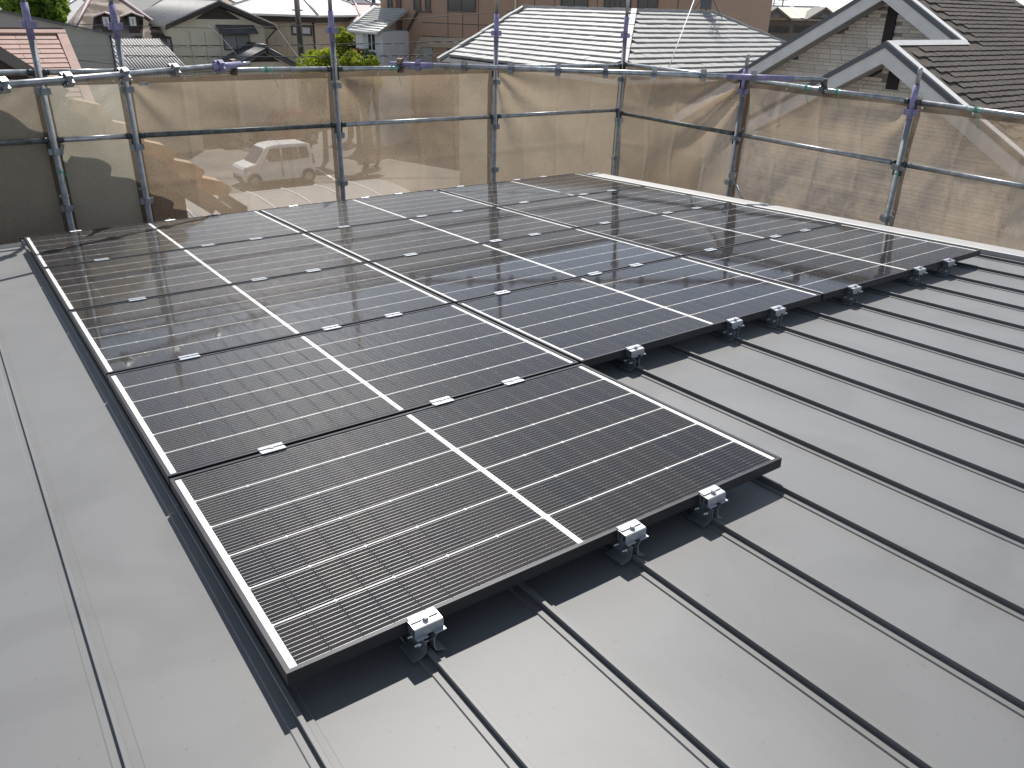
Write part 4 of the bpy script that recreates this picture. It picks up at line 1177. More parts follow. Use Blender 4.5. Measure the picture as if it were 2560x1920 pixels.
# ---- utility pole
pp_ = at_depth(748, 80, 42.0)
po = empty('utility_pole', (pp_.x, pp_.y, GROUND), 'dark utility pole in front of the house with the bright roof', 'pole')
b = MB(); tp = at_depth(738, -40, 42.0); b.tube([(0, 0, 0), (tp.x - pp_.x, tp.y - pp_.y, tp.z - GROUND)], [.17, .14], 12); b.build('shaft', M_DARKW, po)
b = MB(); b.box((-.25, -.12, 7.0), (.25, .12, 7.06)); b.build('step', M_FLASH, po)
pp2 = at_depth(935, 30, 60.0)
po2 = empty('utility_pole', (pp2.x, pp2.y, GROUND), 'grey utility pole with cross arm behind the white house', 'pole')
b = MB(); b.tube([(0, 0, 0), (0, 0, 9.6)], [.19, .14], 12); b.build('shaft', M_FLASH, po2)
b = MB(); b.box((-1.0, -.06, 7.9), (1.0, .06, 8.0)); b.box((-.9, -.06, 7.1), (.2, .06, 7.2)); b.build('cross_arm', M_FLASH, po2)

# ---- pink-roofed house with balcony
A8, B8 = at_depth(786, 100, 58.0), at_depth(905, 100, 56.0)
M8, L8 = frame_from(A8, B8)
h8 = empty('pink_roof_house', M8, 'beige house with pale pink roof and small balcony, left of the white house', 'house')
_, z8 = fp(M8, 850, 52); b = MB(); b.box((0, 0, 0), (L8, 8, z8)); b.build('wall', M_CREAM2, h8)
_, zr8 = fp(M8, 850, 16, 4); hip_roof(h8, .0, L8, 0, 8, z8, zr8 + .2, M_PINKR, oh=.6)
x0, z1 = fp(M8, 804, 55); x1, z0 = fp(M8, 850, 72); windowp(h8, x0, x1, z0, z1, mull=2)
x0, z1 = fp(M8, 786, 80, -.9); x1, z0 = fp(M8, 835, 97, -.9)
b = MB(); b.box((x0, -.9, z0 - .1), (x1, -.002, z0)); 
for i in range(9): xx = x0 + (x1 - x0) * i / 8; b.box((xx - .02, -.9, z0), (xx + .02, -.86, z1))
b.box((x0, -.9, z1 - .05), (x1, -.86, z1 + .001)); b.build('balcony', M_WINF, h8)
b = MB(); b.box((0.1, -1.6, 0), (x1 + .6, -.92, z0 - .3)); b.build('lower_wall', M_CREAM2, h8)

# ---- white house beside the shrubs
A9, B9 = at_depth(888, 100, 44.0), at_depth(957, 100, 43.4)
M9, L9 = frame_from(A9, B9)
h9 = empty('white_house', M9, 'white house with pale grey ribbed roof left of the brown block', 'house')
_, z9 = fp(M9, 930, 78); b = MB(); b.box((0.3, 0, 0), (L9, 7, z9)); b.build('wall', M_WHITEW, h9)
xe0, ze9 = fp(M9, 870, 72, -.5); xe1, _ = fp(M9, 938, 80, -.5); yr = 3.2; xr0, zr9 = fp(M9, 955, 24, yr)
M_LROOF = mat('pale_ribbed_roof', (0.42, 0.43, 0.41), rough=0.6, var=0.08, scale=3)
b = MB(); b.slab([(xe0, -.5, ze9), (L9 + .02, -.5, ze9 - .1), (L9 + .02, yr, zr9 + .1), (xr0 - .5, yr, zr9 + .1)], .12); rf = b.build('roof', M_LROOF, h9)
b = MB()
for i in range(11):
    t_ = (i + .5) / 11; b.box((xe0 + (xr0 - .5 - xe0) * t_ + .1, -.5 + (yr + .5) * t_ - .03, ze9 + (zr9 + .1 - ze9) * t_), (L9 + .02, -.5 + (yr + .5) * t_ + .03, ze9 + (zr9 + .1 - ze9) * t_ + .05))
b.build('batten', M_LROOF, rf)
b = MB(); b.tube([(xe0, -.52, ze9), (xr0 - .5, yr, zr9 + .14)], .09, 6); b.tube([(xe0, -.54, ze9 - .08), (L9, -.54, ze9 - .18)], .08, 6); b.build('white_edge', M_WINW, rf)
x0, z1 = fp(M9, 918, 82); x1, z0 = fp(M9, 942, 128); windowp(h9, x0, x1, z0, z1, fm=M_WINW, mull=1)
b = MB(); x, _ = fp(M9, 900, 90); b.box((x - .25, -.06, 0), (x + .25, -.001, z9)); b.build('corner_post', M_WINW, h9)

# ---- mottled brown hip roof with dormers (left)
A3, B3 = at_depth(150, 100, 44.0), at_depth(400, 110, 46.0)
M3, L3 = frame_from(A3, B3)
h3 = empty('dormer_house', M3, 'house with mottled brown hip roof and two small dormer windows', 'house')
zE = fp(M3, 300, 112, -.5)[1]; zT = fp(M3, 300, -25, 5.0)[1]
lxa = fp(M3, 168, 60, 0)[0]; rxa = fp(M3, 395, 60, 0)[0] + 1
b = MB(); b.box((lxa + .5, 0, 0), (rxa - .5, 9, zE)); b.build('wall', M_CREAM2, h3)
a0 = Vector((lxa - .2, -.6, zE)); a1 = Vector((rxa + .3, -.6, zE)); kx = fp(M3, 215, 0, 4.5)[0]
zk = fp(M3, 157, 38, -.2)[1]
b = MB()
b.slab([a0, a1, (rxa - 3.4, 5, zT), (kx + .6, 5, zT)], .12)
b.slab([(lxa - .9, 9, zE + .4), a0 + Vector((-.001, .001, 0)), (kx + .6, 5.001, zT), (kx + .6, 6, zT)], .12)
b.slab([a1 + Vector((.001, 0, 0)), (rxa + .3, 10, zE), (rxa - 3.4, 5.002, zT)], .12)
rf3 = b.build('roof', M_BROWNR, h3)
b = MB(); b.tube([a0 + Vector((0, 0, .05)), (kx + .6, 5, zT + .05)], .09, 6); b.tube([a1 + Vector((0, 0, .05)), (rxa - 3.4, 5, zT + .05)], .09, 6); b.build('hip_cap', M_PINKR, rf3)
b = MB(); b.box((a0.x, -.75, zE - .18), (a1.x, -.60, zE + .02)); b.build('gutter', M_CREAM2, rf3)
for (u0, u1) in ((255, 275), (322, 342)):
    yd = 0.55
    x0, z1 = fp(M3, u0 - 8, 38, yd); x1, z0 = fp(M3, u1 + 9, 70, yd); xm = (x0 + x1) / 2
    za3 = fp(M3, (u0 + u1) / 2, 30, yd - .3)[1]
    dm = MB(); dm.box((x0 + .05, yd, z0 - .6), (x1 - .05, yd + 2.4, z1)); do = dm.build('dormer', M_DARKW, h3)
    gr = MB(); gr.slab([(x0 - .3, yd - .3, z1 - .05), (xm, yd - .3, za3), (xm, yd + 2.6, za3), (x0 - .3, yd + 2.6, z1 - .05)], .07); gr.slab([(xm + .001, yd - .3, za3), (x1 + .3, yd - .3, z1 - .05), (x1 + .3, yd + 2.6, z1 - .05), (xm + .001, yd + 2.6, za3)], .07)
    gr.build('dormer_roof', M_PINKR, do)
    wn = MB(); wa, wz = fp(M3, u0, 42, yd - .05); wb, wz0 = fp(M3, u1, 66, yd - .05)
    wn.box((wa, yd - .06, wz0), (wb, yd - .002, wz)); wn.build('window_frame', M_WINW, do)
    wn = MB(); wn.box((wa + .14, yd - .075, wz0 + .1), (wb - .14, yd - .062, wz - .1)); wn.build('pane', M_CURT, do)

# ---- grey-green gable wall (left)
A2, B2 = on_y(-60, 60, 20.0), on_y(273, 90, 20.0)
M2, L2 = frame_from(A2, B2)
h2 = empty('grey_green_house', M2, 'plain grey green house wall with sloping dark trimmed top, behind the pink shingle roof', 'house')
x2, z2 = fp(M2, 272, 88); _, z2l = fp(M2, -60, 14)
b = MB(); b.prism([(0, 0), (x2, 0), (x2, z2), (0, z2l)], 'y', 0, 6); b.build('wall', M_GGREEN, h2)
b = MB(); b.slab([(-.05, -.10, z2l + .06), (x2 + .08, -.10, z2 + .05), (x2 + .08, 6.1, z2 + .05), (-.05, 6.1, z2l + .06)], .05); b.build('roof', M_FLASH, h2)
b = MB(); b.tube([(x2 + .03, -.04, 0), (x2 + .03, -.04, z2)], .035, 8); b.build('downpipe', M_FLASH, h2)
b = MB()
for v_ in (115, 137, 152): 
    z_ = fp(M2, 200, v_)[1]; b.box((0, -.006, z_ - .006), (x2 - .02, -.001, z_ + .006))
b.build('siding_joint', M_SOFF, h2)

# ---- pink shingle roof house (left, nearer)
M_PSH = mat('pink_shingle', (0.44, 0.285, 0.235), rough=0.75, var=0.10, scale=5, bump=0.1, bscale=50)
M_PGAP = mat('pink_shingle_gap', (0.12, 0.07, 0.055), rough=0.9, var=0.1)
PR = Vector((2.506, 14.74, 0.80)); PS = 0.6
hp = empty('pink_shingle_house', (1.0, 11.0, GROUND), 'house with salmon pink shingle roof at the left edge, behind the leftmost post', 'house')
PX0, PE = -1.2, 9.2
b = MB(); b.slab([(PX0, PE, PR.z - PS * (PR.y - PE)), (PR.x, PE, PR.z - PS * (PR.y - PE)), (PR.x, PR.y, PR.z), (PX0, PR.y, PR.z)], .1)
b.slab([(PR.x, PR.y + .001, PR.z), (PR.x, PR.y + 4, PR.z - PS * 4), (PX0, PR.y + 4, PR.z - PS * 4), (PX0, PR.y + .001, PR.z)][::-1], .1)
dk = b.build('roof', M_PGAP, hp, world=True)
pdn = Vector((0, -1, -PS)).normalized(); pn = Vector((0, -PS, 1)).normalized()
PEX, PWD = 0.165, 0.78
sh = MB(); sh.v = [(0.004, 0, 0), (PWD - .004, 0, 0), (PWD - .004, PEX - .012, 0), (.004, PEX - .012, 0), (.004, 0, .022), (PWD - .004, 0, .022), (PWD - .004, PEX - .012, .010), (.004, PEX - .012, .010)]
sh.f = [(4, 5, 6, 7), (0, 1, 5, 4), (1, 2, 6, 5), (3, 0, 4, 7), (2, 3, 7, 6)]; sh.sm = [False] * 5; sh.mi = [0] * 5
psh_me = sh.mesh('shingle', M_PSH)
RP = Matrix(((1, 0, pn.x, 0), (0, -pdn.y, pn.y, 0), (0, -pdn.z, pn.z, 0), (0, 0, 0, 1)))
L_ = []
for rr in range(1, int((PR.y - PE) * math.hypot(1, PS) / PEX)):
    pos = PR + pdn * (PEX * rr + .12)
    x = PX0 + (rr % 2) * .39 + .05 * math.sin(rr * 3)
    while x < PR.x - .16:
        wdt = min(PWD, PR.x - .16 - x)
        if wdt > .05: L_.append(Matrix.Translation((x, pos.y, pos.z)) @ RP @ Matrix.Diagonal((wdt / PWD, 1, 1, 1)))
        x += PWD
lay_pieces('shingle', psh_me, L_, dk, 300)
b = MB(); b.obox(Matrix.Translation(PR) @ RP, (PX0 - PR.x, -.10, .0), (0.03, .02, .05)); b.build('ridge_cap', M_PSH, hp, world=True)
b = MB(); b.obox(Matrix.Translation(PR) @ RP, (-.155, -6.2, .002), (.03, -.101, .04)); b.build('verge_cap', M_PSH, hp, world=True)
b = MB(); b.box((PX0, PE + .6, GROUND), (PR.x - .3, PR.y + 3.4, PR.z - PS * 4.9)); b.build('wall', M_CREAM, hp, world=True)

# ---- close neighbour: tiled verge just beyond the sheet
M_OT = mat('ochre_tile', (0.40, 0.26, 0.15), rough=0.7, var=0.12, scale=8, bump=0.2)
M_VB = mat('grey_brown_board', (0.16, 0.135, 0.12), rough=0.6, var=0.1)
M_MAR = mat('dark_maroon_wall', (0.06, 0.035, 0.03), rough=0.8, var=0.2)
hn = empty('verge_tiled_house', (0.8, 1.6, GROUND), 'close neighbouring gable with stepped ochre verge tiles, seen through the left sheets', 'house')
NS = 0.80
def zv(x): return 1.193 - NS * (x - 0.21)
NX1 = 1.80
nl = math.hypot(1, NS); du = Vector((1, 0, -NS)) / nl; nu_ = Vector((NS, 0, 1)) / nl
Mv = Matrix(((du.x, 0, nu_.x, -1.6), (0, 1, 0, 1.12), (du.z, 0, nu_.z, zv(-1.6)), (0, 0, 0, 1)))
LV = (NX1 + 1.6) * nl
b = MB(); b.obox(Mv, (0, .03, -.10), (LV - .1, .9, -.05)); b.build('roof', M_VB, hn, world=True)
nt_ = int(LV / .285)
tm = MB(); tm.prism([(0, -.125), (.27, -.075), (.30, -.04), (.305, .035), (.285, .052), (.18, .048), (0, -.028)], 'y', 0.0, .20); vt_me = tm.mesh('verge_tile', M_OT)
UPX = (0.62 + 1.6) * nl
for i in range(nt_):
    if LV - .3 - i * .285 < UPX - .1: break
    link('verge_tile', vt_me, hn, Mv @ Matrix.Translation((LV - .3 - i * .285, 0, 0)), world=True)
b = MB(); b.obox(Mv, (UPX, .012, -.26), (LV - .02, .05, -.105)); b.build('barge_board', M_VB, hn, world=True)
b = MB(); b.obox(Mv, (0, 0, -.075), (UPX - .002, .22, .012)); b.build('verge_board', M_VB, hn, world=True)
b = MB(); b.obox(Mv, (0, .02, -.40), (UPX - .002, .06, -.0755)); b.build('barge_board', M_MAR, hn, world=True)
b = MB(); b.poly([(-1.6, 1.36, GROUND), (1.45, 1.36, GROUND), (1.45, 1.36, zv(1.45) - .14), (-1.6, 1.36, zv(-1.6) - .14)])
b.poly([(1.45, 1.36, GROUND), (1.45, 2.0, GROUND), (1.45, 2.0, zv(1.45) - .14), (1.45, 1.36, zv(1.45) - .14)]); b.build('wall', M_MAR, hn, world=True)
b = MB(); b.prism([(1.80, -.36), (1.93, -.36), (1.95, -.22), (1.94, -.22), (1.92, -.345), (1.81, -.345), (1.80, -.22), (1.79, -.22)], 'y', 1.10, 2.0); b.build('gutter', M_VB, hn, world=True)

# ---- far houses filling the horizon
rnd = random.Random(5)
FARW = [M_CREAM, M_CREAM2, M_WHITEW, M_GGREEN]; FARR = [M_KAWARA, M_PINKR, M_BRIGHT, M_LROOF, M_BROWNR, M_KAWARAD]
FARL = [(175, 62, 'pale wall', 7.3), (240, 72, '', 7.0), (410, 68, '', 7.1), (470, 80, '', 7.4), (590, 66, '', 7.6), (640, 88, '', 7.0), (700, 75, '', 7.5), (770, 92, '', 7.3), (800, 70, '', 7.2), (855, 84, '', 7.7), (905, 72, '', 7.2), (950, 95, '', 8.0), (60, 75, '', 7.0)]
desc = ['far house with pale grey roof above the dormer roof', 'far house between the brown dormer roof and the tiled gable', 'far roof showing left of the tiled gable', 'distant house just behind the tiled gable ridge', 'distant house right of the tiled gable peak',
        'distant house behind the bright metal roof', 'far house with dark panels behind the utility pole', 'distant house at the top above the pink roof', 'far house left of the purple tipped post above the shrubs', 'far house above the pink roof on the right', 'far house behind the white house',
        'distant tall house at the left edge of the brown block', 'far house behind the tree at the top left']
for k, (u, D, _, h) in enumerate(FARL):
    a, c = at_depth(u - 55, 60, D), at_depth(u + 55, 60, D + rnd.uniform(-3, 3))
    Mx, Lx = frame_from(a, c)
    o = empty('far_house', Mx, desc[k], 'house', 'houses in the distance')
    Lx = max(4.5, Lx); dp = rnd.uniform(6, 8); he = h - 1.9
    wm = FARW[k % 4]; rm = FARR[(k * 5 + 2) % 6]
    b = MB(); b.box((0, 0, 0), (Lx, dp, he)); b.build('wall', wm, o)
    hip_roof(o, 0, Lx, 0, dp, he, h, rm, oh=.5)
    for i in range(2):
        x = Lx * (.2 + .4 * i); windowp(o, x, x + Lx * .2, he - 1.6, he - .5, mull=1)
    if k in (6, 8):
        b = MB()
        for i in range(4): b.box((Lx * .1 + i * Lx * .2, .3, h + .05), (Lx * .1 + i * Lx * .2 + Lx * .19, 2.8, h + .11))
        b.build('roof_panel', M_PV, o)
# beige building with gable on the right
AR, BR = at_depth(1640, 60, 62.0), at_depth(2130, 70, 60.0)
MR_, LR = frame_from(AR, BR)
hf = empty('beige_roof_hall', MR_, 'long hall with pale beige roof and gable with fan shaped window, far right', 'building')
zeR = fp(MR_, 1900, 43, -1)[1]; zrR = fp(MR_, 1900, 16, 5)[1]
M_BEIGER = mat('beige_roof', (0.55, 0.50, 0.42), rough=0.7, var=0.05); M_HALLW = mat('hall_wall', (0.20, 0.185, 0.17), rough=0.8, var=0.06)
b = MB(); b.box((0, 0, 0), (LR, 10, zeR - .05)); b.build('wall', M_HALLW, hf)
b = MB(); b.slab([(-.5, -1, zeR), (LR + .5, -1, zeR), (LR + .5, 5, zrR), (-.5, 5, zrR)], .15); b.slab([(LR + .5, 5.001, zrR), (LR + .5, 11, zeR), (-.5, 11, zeR), (-.5, 5.001, zrR)][::1], .15); b.build('roof', M_BEIGER, hf)
b = MB()
for u0 in (1817, 1992): x = fp(MR_, u0, 30, 2)[0]; b.slab([(x - .12, -1, zeR + .05), (x + .12, -1, zeR + .05), (x + .12, 5, zrR + .05), (x - .12, 5, zrR + .05)], .04)
b.build('roof_seam', M_WINW, hf)
for uc, hw_ in ((1939, 37), (2060, 37)):
    x0, zb_ = fp(MR_, uc - hw_, 44, -2.0); x1, _ = fp(MR_, uc + hw_, 44, -2.0); xm = (x0 + x1) / 2; zt_ = fp(MR_, uc, 21, -2.0)[1]
    b = MB(); b.prism([(x0, zb_), (x1, zb_), (xm, zt_)], 'y', -2.0, 3.0); gg = b.build('gable', M_HALLW, hf)
    b = MB(); b.slab([(x0 - .2, -2.3, zb_ - .1), (xm, -2.3, zt_ + .1), (xm, 3, zt_ + .1), (x0 - .2, 3, zb_ - .1)], .12); b.slab([(xm + .001, -2.3, zt_ + .1), (x1 + .2, -2.3, zb_ - .1), (x1 + .2, 3, zb_ - .1), (xm + .001, 3, zt_ + .1)], .12); b.build('gable_roof', M_HALLW, gg)
    b = MB(); b.poly([(x0 + .5, -2.01, zb_ + .08), (x1 - .5, -2.01, zb_ + .08), (xm, -2.01, zt_ - .25)]); fw_ = b.build('fan_window', M_WINGLASS, gg)
    b = MB()
    for k in range(1, 6):
        tx = x0 + .5 + (x1 - x0 - 1) * k / 6; f2 = 1 - abs(tx - xm) / ((x1 - x0) / 2 - .5)
        b.tube([(xm, -2.03, zb_ + .08), (tx, -2.03, zb_ + .08 + (zt_ - .25 - zb_ - .08) * f2)], .035, 5)
    b.build('glazing_bar', M_SOFF, fw_)
x0, z1 = fp(MR_, 1890, 63); x1, z0 = fp(MR_, 1972, 84); windowp(hf, x0, x1, z0, z1, mull=3)
x0, z1 = fp(MR_, 1985, 63); x1, z0 = fp(MR_, 2040, 84); windowp(hf, x0, x1, z0, z1, mull=2)
# distant blocks and poles on the skyline
M_FAR = mat('distant_block', (0.42, 0.47, 0.53), rough=0.9, var=0.06); M_FARD = mat('distant_dark', (0.22, 0.27, 0.32), rough=0.9, var=0.1)  # blue of the distance haze put into these colours
for k, (u0, u1, v1, D, lab) in enumerate(((1770, 1800, -6, 210, 'distant pale block left of the far office block on the skyline'), (1800, 1898, -14, 240, 'wide distant pale blue office block on the skyline at the top right'), (1690, 1760, -4, 190, 'distant building beside the antenna'), (1900, 1975, 12, 330, 'low distant building on the skyline'), (1985, 2050, 14, 300, 'low distant building at the right end of the skyline'))):
    Mx, Lx = frame_from(at_depth(u0, 20, D), at_depth(u1, 20, D))
    o = empty('distant_building', Mx, lab, 'building', 'buildings on the skyline')
    h = fp(Mx, u0, v1)[1]; b = MB(); b.box((0, 0, 0), (Lx, 14, h)); b.build('wall', M_FAR, o)
    for fl in range(int(h / 3.4)):
        q = MB(); q.box((Lx * .04, -.1, fl * 3.4 + 1.3), (Lx * .96, -.01, fl * 3.4 + 2.4)); q.build('window', M_FARD, o)
for k, (u, D, h) in enumerate(((1850, 150, 11), (1955, 170, 10.4), (1933, 190, 10))):
    p = at_depth(u, 20, D); o = empty('distant_pole', (p.x, p.y, GROUND), ['distant utility pole against the office block on the skyline', 'distant utility pole with cross arm against the sky', 'thin distant utility pole left of the one with the cross arm'][k], 'pole', 'poles on the skyline')
    b = MB(); b.tube([(0, 0, 0), (0, 0, h)], .16, 8); b.build('shaft', M_FARD, o); b = MB(); b.tube([(-1, .7, h - .8), (1, -.7, h - .8)], .07, 6); b.build('cross_arm', M_FARD, o)

# ---- trees and shrubs
def leaf_mat(name, c1, c2):
    return mat(name, c1, rough=0.6, var=0.25, scale=1.6, col2=c2, trans=0.45, detail=3)
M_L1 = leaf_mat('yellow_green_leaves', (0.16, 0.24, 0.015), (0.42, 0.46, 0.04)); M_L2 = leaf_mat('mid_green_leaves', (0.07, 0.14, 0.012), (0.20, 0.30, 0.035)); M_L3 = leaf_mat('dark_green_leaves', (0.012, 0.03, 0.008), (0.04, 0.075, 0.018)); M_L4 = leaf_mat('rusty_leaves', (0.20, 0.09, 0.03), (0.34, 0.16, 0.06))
M_BARK = mat('bark', (0.10, 0.075, 0.055), rough=0.9, var=0.3, scale=10)
def tree(name, base, h, rx, rz, zc, nleaf, size, m, label, seed, cat='shrub', group=None, lumps=9):
    rnd = random.Random(seed)
    o = empty(name, base, label, cat, group)
    b = MB(); lim = []
    for k in range(lumps):
        a_ = rnd.uniform(0, 6.283); rr = rnd.uniform(.15, .75)
        lim.append((Vector((math.cos(a_) * rx * rr, math.sin(a_) * rx * rr, zc + rnd.uniform(-.55, .75) * rz)), rnd.uniform(.28, .52)))
    tr_ = [Vector((0, 0, 0)), Vector((rnd.uniform(-.1, .1), rnd.uniform(-.1, .1), zc * .5)), Vector((rnd.uniform(-.1, .1), 0, zc))]
    b.tube(tr_, [h * .03, h * .022, h * .012], 8)
    for c, _ in lim: b.tube([tr_[1], (tr_[1] + c) / 2 + Vector((0, 0, .1)), c], [h * .014, h * .009, h * .004], 6)
    b.build('trunk', M_BARK, o)
    q = MB()
    for i in range(nleaf):
        c, r_ = lim[i % lumps]
        while True:
            v = Vector((rnd.uniform(-1, 1), rnd.uniform(-1, 1), rnd.uniform(-1, 1)))
            if .25 < v.length < 1: break
        v = v * (v.length ** -.35)
        p = c + Vector((v.x * rx * r_, v.y * rx * r_, v.z * rz * r_ * 1.1))
        if p.z < .15: continue
        n = Vector((rnd.gauss(0, 1), rnd.gauss(0, 1), rnd.gauss(.6, .8))).normalized()
        a = n.orthogonal().normalized(); bb2 = n.cross(a); s = size * rnd.uniform(.6, 1.3); an = rnd.uniform(0, 6.28)
        a, bb2 = a * math.cos(an) + bb2 * math.sin(an), bb2 * math.cos(an) - a * math.sin(an)
        q.poly([p - a * s, p - bb2 * s * .45 + n * s * .1, p + a * s, p + bb2 * s * .45 + n * s * .1])
    q.build('crown', m, o)
    return o
def shrub(u, v_top, D, wpx, hpx, m, label, seed, n=2600, size=.12, name='garden_shrub', cat='shrub', group='shrubs beyond the sheeting'):
    p = at_depth(u, v_top, D); rx = wpx / 2 * D / FPX; hh_ = hpx * D / FPX
    H = p.z - GROUND
    tree(name, (p.x, p.y, GROUND), H, rx, hh_ / 2 * 1.1, H - hh_ / 2, n, size, m, label, seed, cat, group)
shrub(795, 128, 39, 130, 90, M_L1, 'bright yellow green shrub left of the post, beside the utility pole', 1, 3600, .10)
shrub(900, 126, 38, 110, 95, M_L1, 'bright yellow green shrub right of the post', 2, 3400, .10)
shrub(860, 76, 46, 66, 50, M_L1, 'light green rounded tree top above the shrubs', 3, 2200, .12, name='garden_tree', cat='tree')
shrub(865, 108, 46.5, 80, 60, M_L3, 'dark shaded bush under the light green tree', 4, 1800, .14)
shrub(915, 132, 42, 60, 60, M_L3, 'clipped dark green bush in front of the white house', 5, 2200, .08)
shrub(885, 122, 43, 50, 25, M_L4, 'rusty orange leafed bush between the green shrubs', 6, 1200, .09)
shrub(935, 152, 40, 60, 60, M_L2, 'mid green bush below the window of the white house', 7, 2400, .09)
shrub(60, -75, 33, 190, 150, M_L2, 'large green tree at the top left behind the grey green wall', 8, 6000, .16, name='broadleaf_tree', cat='tree', group=None)

# ---- power lines
M_WIRE = mat('black_wire', (0.035, 0.035, 0.038), rough=0.5, var=0.1)
def wire(pts, label, r=0.016, sag=0.0, D=(36, 40), coil=False):
    P_ = [at_depth(u, v, D[0] + (D[1] - D[0]) * i / (len(pts) - 1)) for i, (u, v) in enumerate(pts)]
    o = empty('power_line', P_[0], label, 'cable', 'power lines over the houses')
    b = MB(); b.tube(P_, r, 6); b.build('strand', M_WIRE, o, world=True)
    if coil:
        q = MB(); L = []
        for i in range(len(P_) - 1):
            n = 26
            for k in range(n):
                t_ = k / n; L.append(P_[i].lerp(P_[i+1], t_) + Vector((0, .03 * math.cos(k * 1.9), -.05 + .045 * math.sin(k * 1.9))))
        q.tube(L, r * .8, 5); q.build('lashed_cable', M_WIRE, o, world=True)
wire([(-60, 56), (160, 59), (300, 64), (440, 68), (590, 72), (700, 66), (900, 56), (1330, 24), (1800, -4)], 'highest power line crossing in front of the tiled gable', r=.015)
wire([(-60, 113), (180, 114), (420, 114), (640, 113), (960, 108), (1200, 100), (1330, 92)], 'middle twisted power line crossing the cream house', r=.017, coil=True)
wire([(-60, 138), (180, 137), (420, 140), (700, 142), (980, 139), (1150, 134), (1300, 128)], 'lower power line crossing just above the lying scaffold tube', r=.019, coil=True)
wire([(190, 150), (285, 160)], 'short power line dropping along the grey green wall', r=.008, D=(18, 18))
wire([(520, 62), (560, 100), (615, 165)], 'pale service wire slanting down to the left lying tube', r=.012, D=(33, 30))
wire([(690, 66), (725, 115), (780, 190)], 'pale service wire slanting down beside the utility pole', r=.012, D=(38, 30))

# ---- parking lot seen through the sheet
def decal(name, pts, m, label):
    q = MB(); q.poly([(p[0], p[1], GROUND + .006) for p in pts]); return tag(q.build(name, m), None, None, kind='structure')
M_LOT = mat('parking_asphalt', (0.10, 0.095, 0.088), rough=0.9, var=0.25, scale=0.5, col2=(0.15, 0.14, 0.13), detail=8)
q = MB(); q.poly([(3, 22, GROUND + .003), (34, 20, GROUND + .003), (44, 60, GROUND + .003), (8, 60, GROUND + .003)]); tag(q.build('parking_lot', M_LOT), None, None, kind='structure')
def pline(a, b_, w_=.15):
    a, b_ = Vector((a.x, a.y, 0)), Vector((b_.x, b_.y, 0)); d = (b_ - a).normalized(); s = Vector((-d.y, d.x, 0)) * w_ / 2
    decal('parking_line', [a - s, b_ - s, b_ + s, a + s], M_PAINTW, None)
pline(on_z(685, 240, GROUND), on_z(905, 235, GROUND), .9)
pline(on_z(790, 420, GROUND), on_z(880, 475, GROUND)); pline(on_z(560, 330, GROUND), on_z(660, 372, GROUND)); pline(on_z(690, 255, GROUND), on_z(850, 300, GROUND)); pline(on_z(470, 490, GROUND), on_z(870, 488, GROUND))
ws = MB(); ws.prism([(-.07, 0), (.07, 0), (.05, .11), (-.05, .11)], 'x', -.3, .3); ws_me = ws.mesh('block', M_CONC)
SLAB = ['wheel stop nearest the panels right of the white car', 'wheel stop just behind the rear wheel of the white car', 'wheel stop above the bonnet of the white car, nearest it', 'second wheel stop above the bonnet of the white car', 'third wheel stop above the bonnet of the white car', 'wheel stop farthest up the lot above the white car']
for k, (u, v) in enumerate(((845, 486), (818, 466), (624, 378), (608, 371), (585, 361), (563, 350))):
    p = on_z(u, v, GROUND); o = empty('wheel_stop', Matrix.Translation((p.x, p.y, GROUND)) @ Matrix.Rotation(R(-32), 4, 'Z'), 'concrete ' + SLAB[k], 'wheel stop', 'wheel stops in the parking lot'); link('block', ws_me, o)

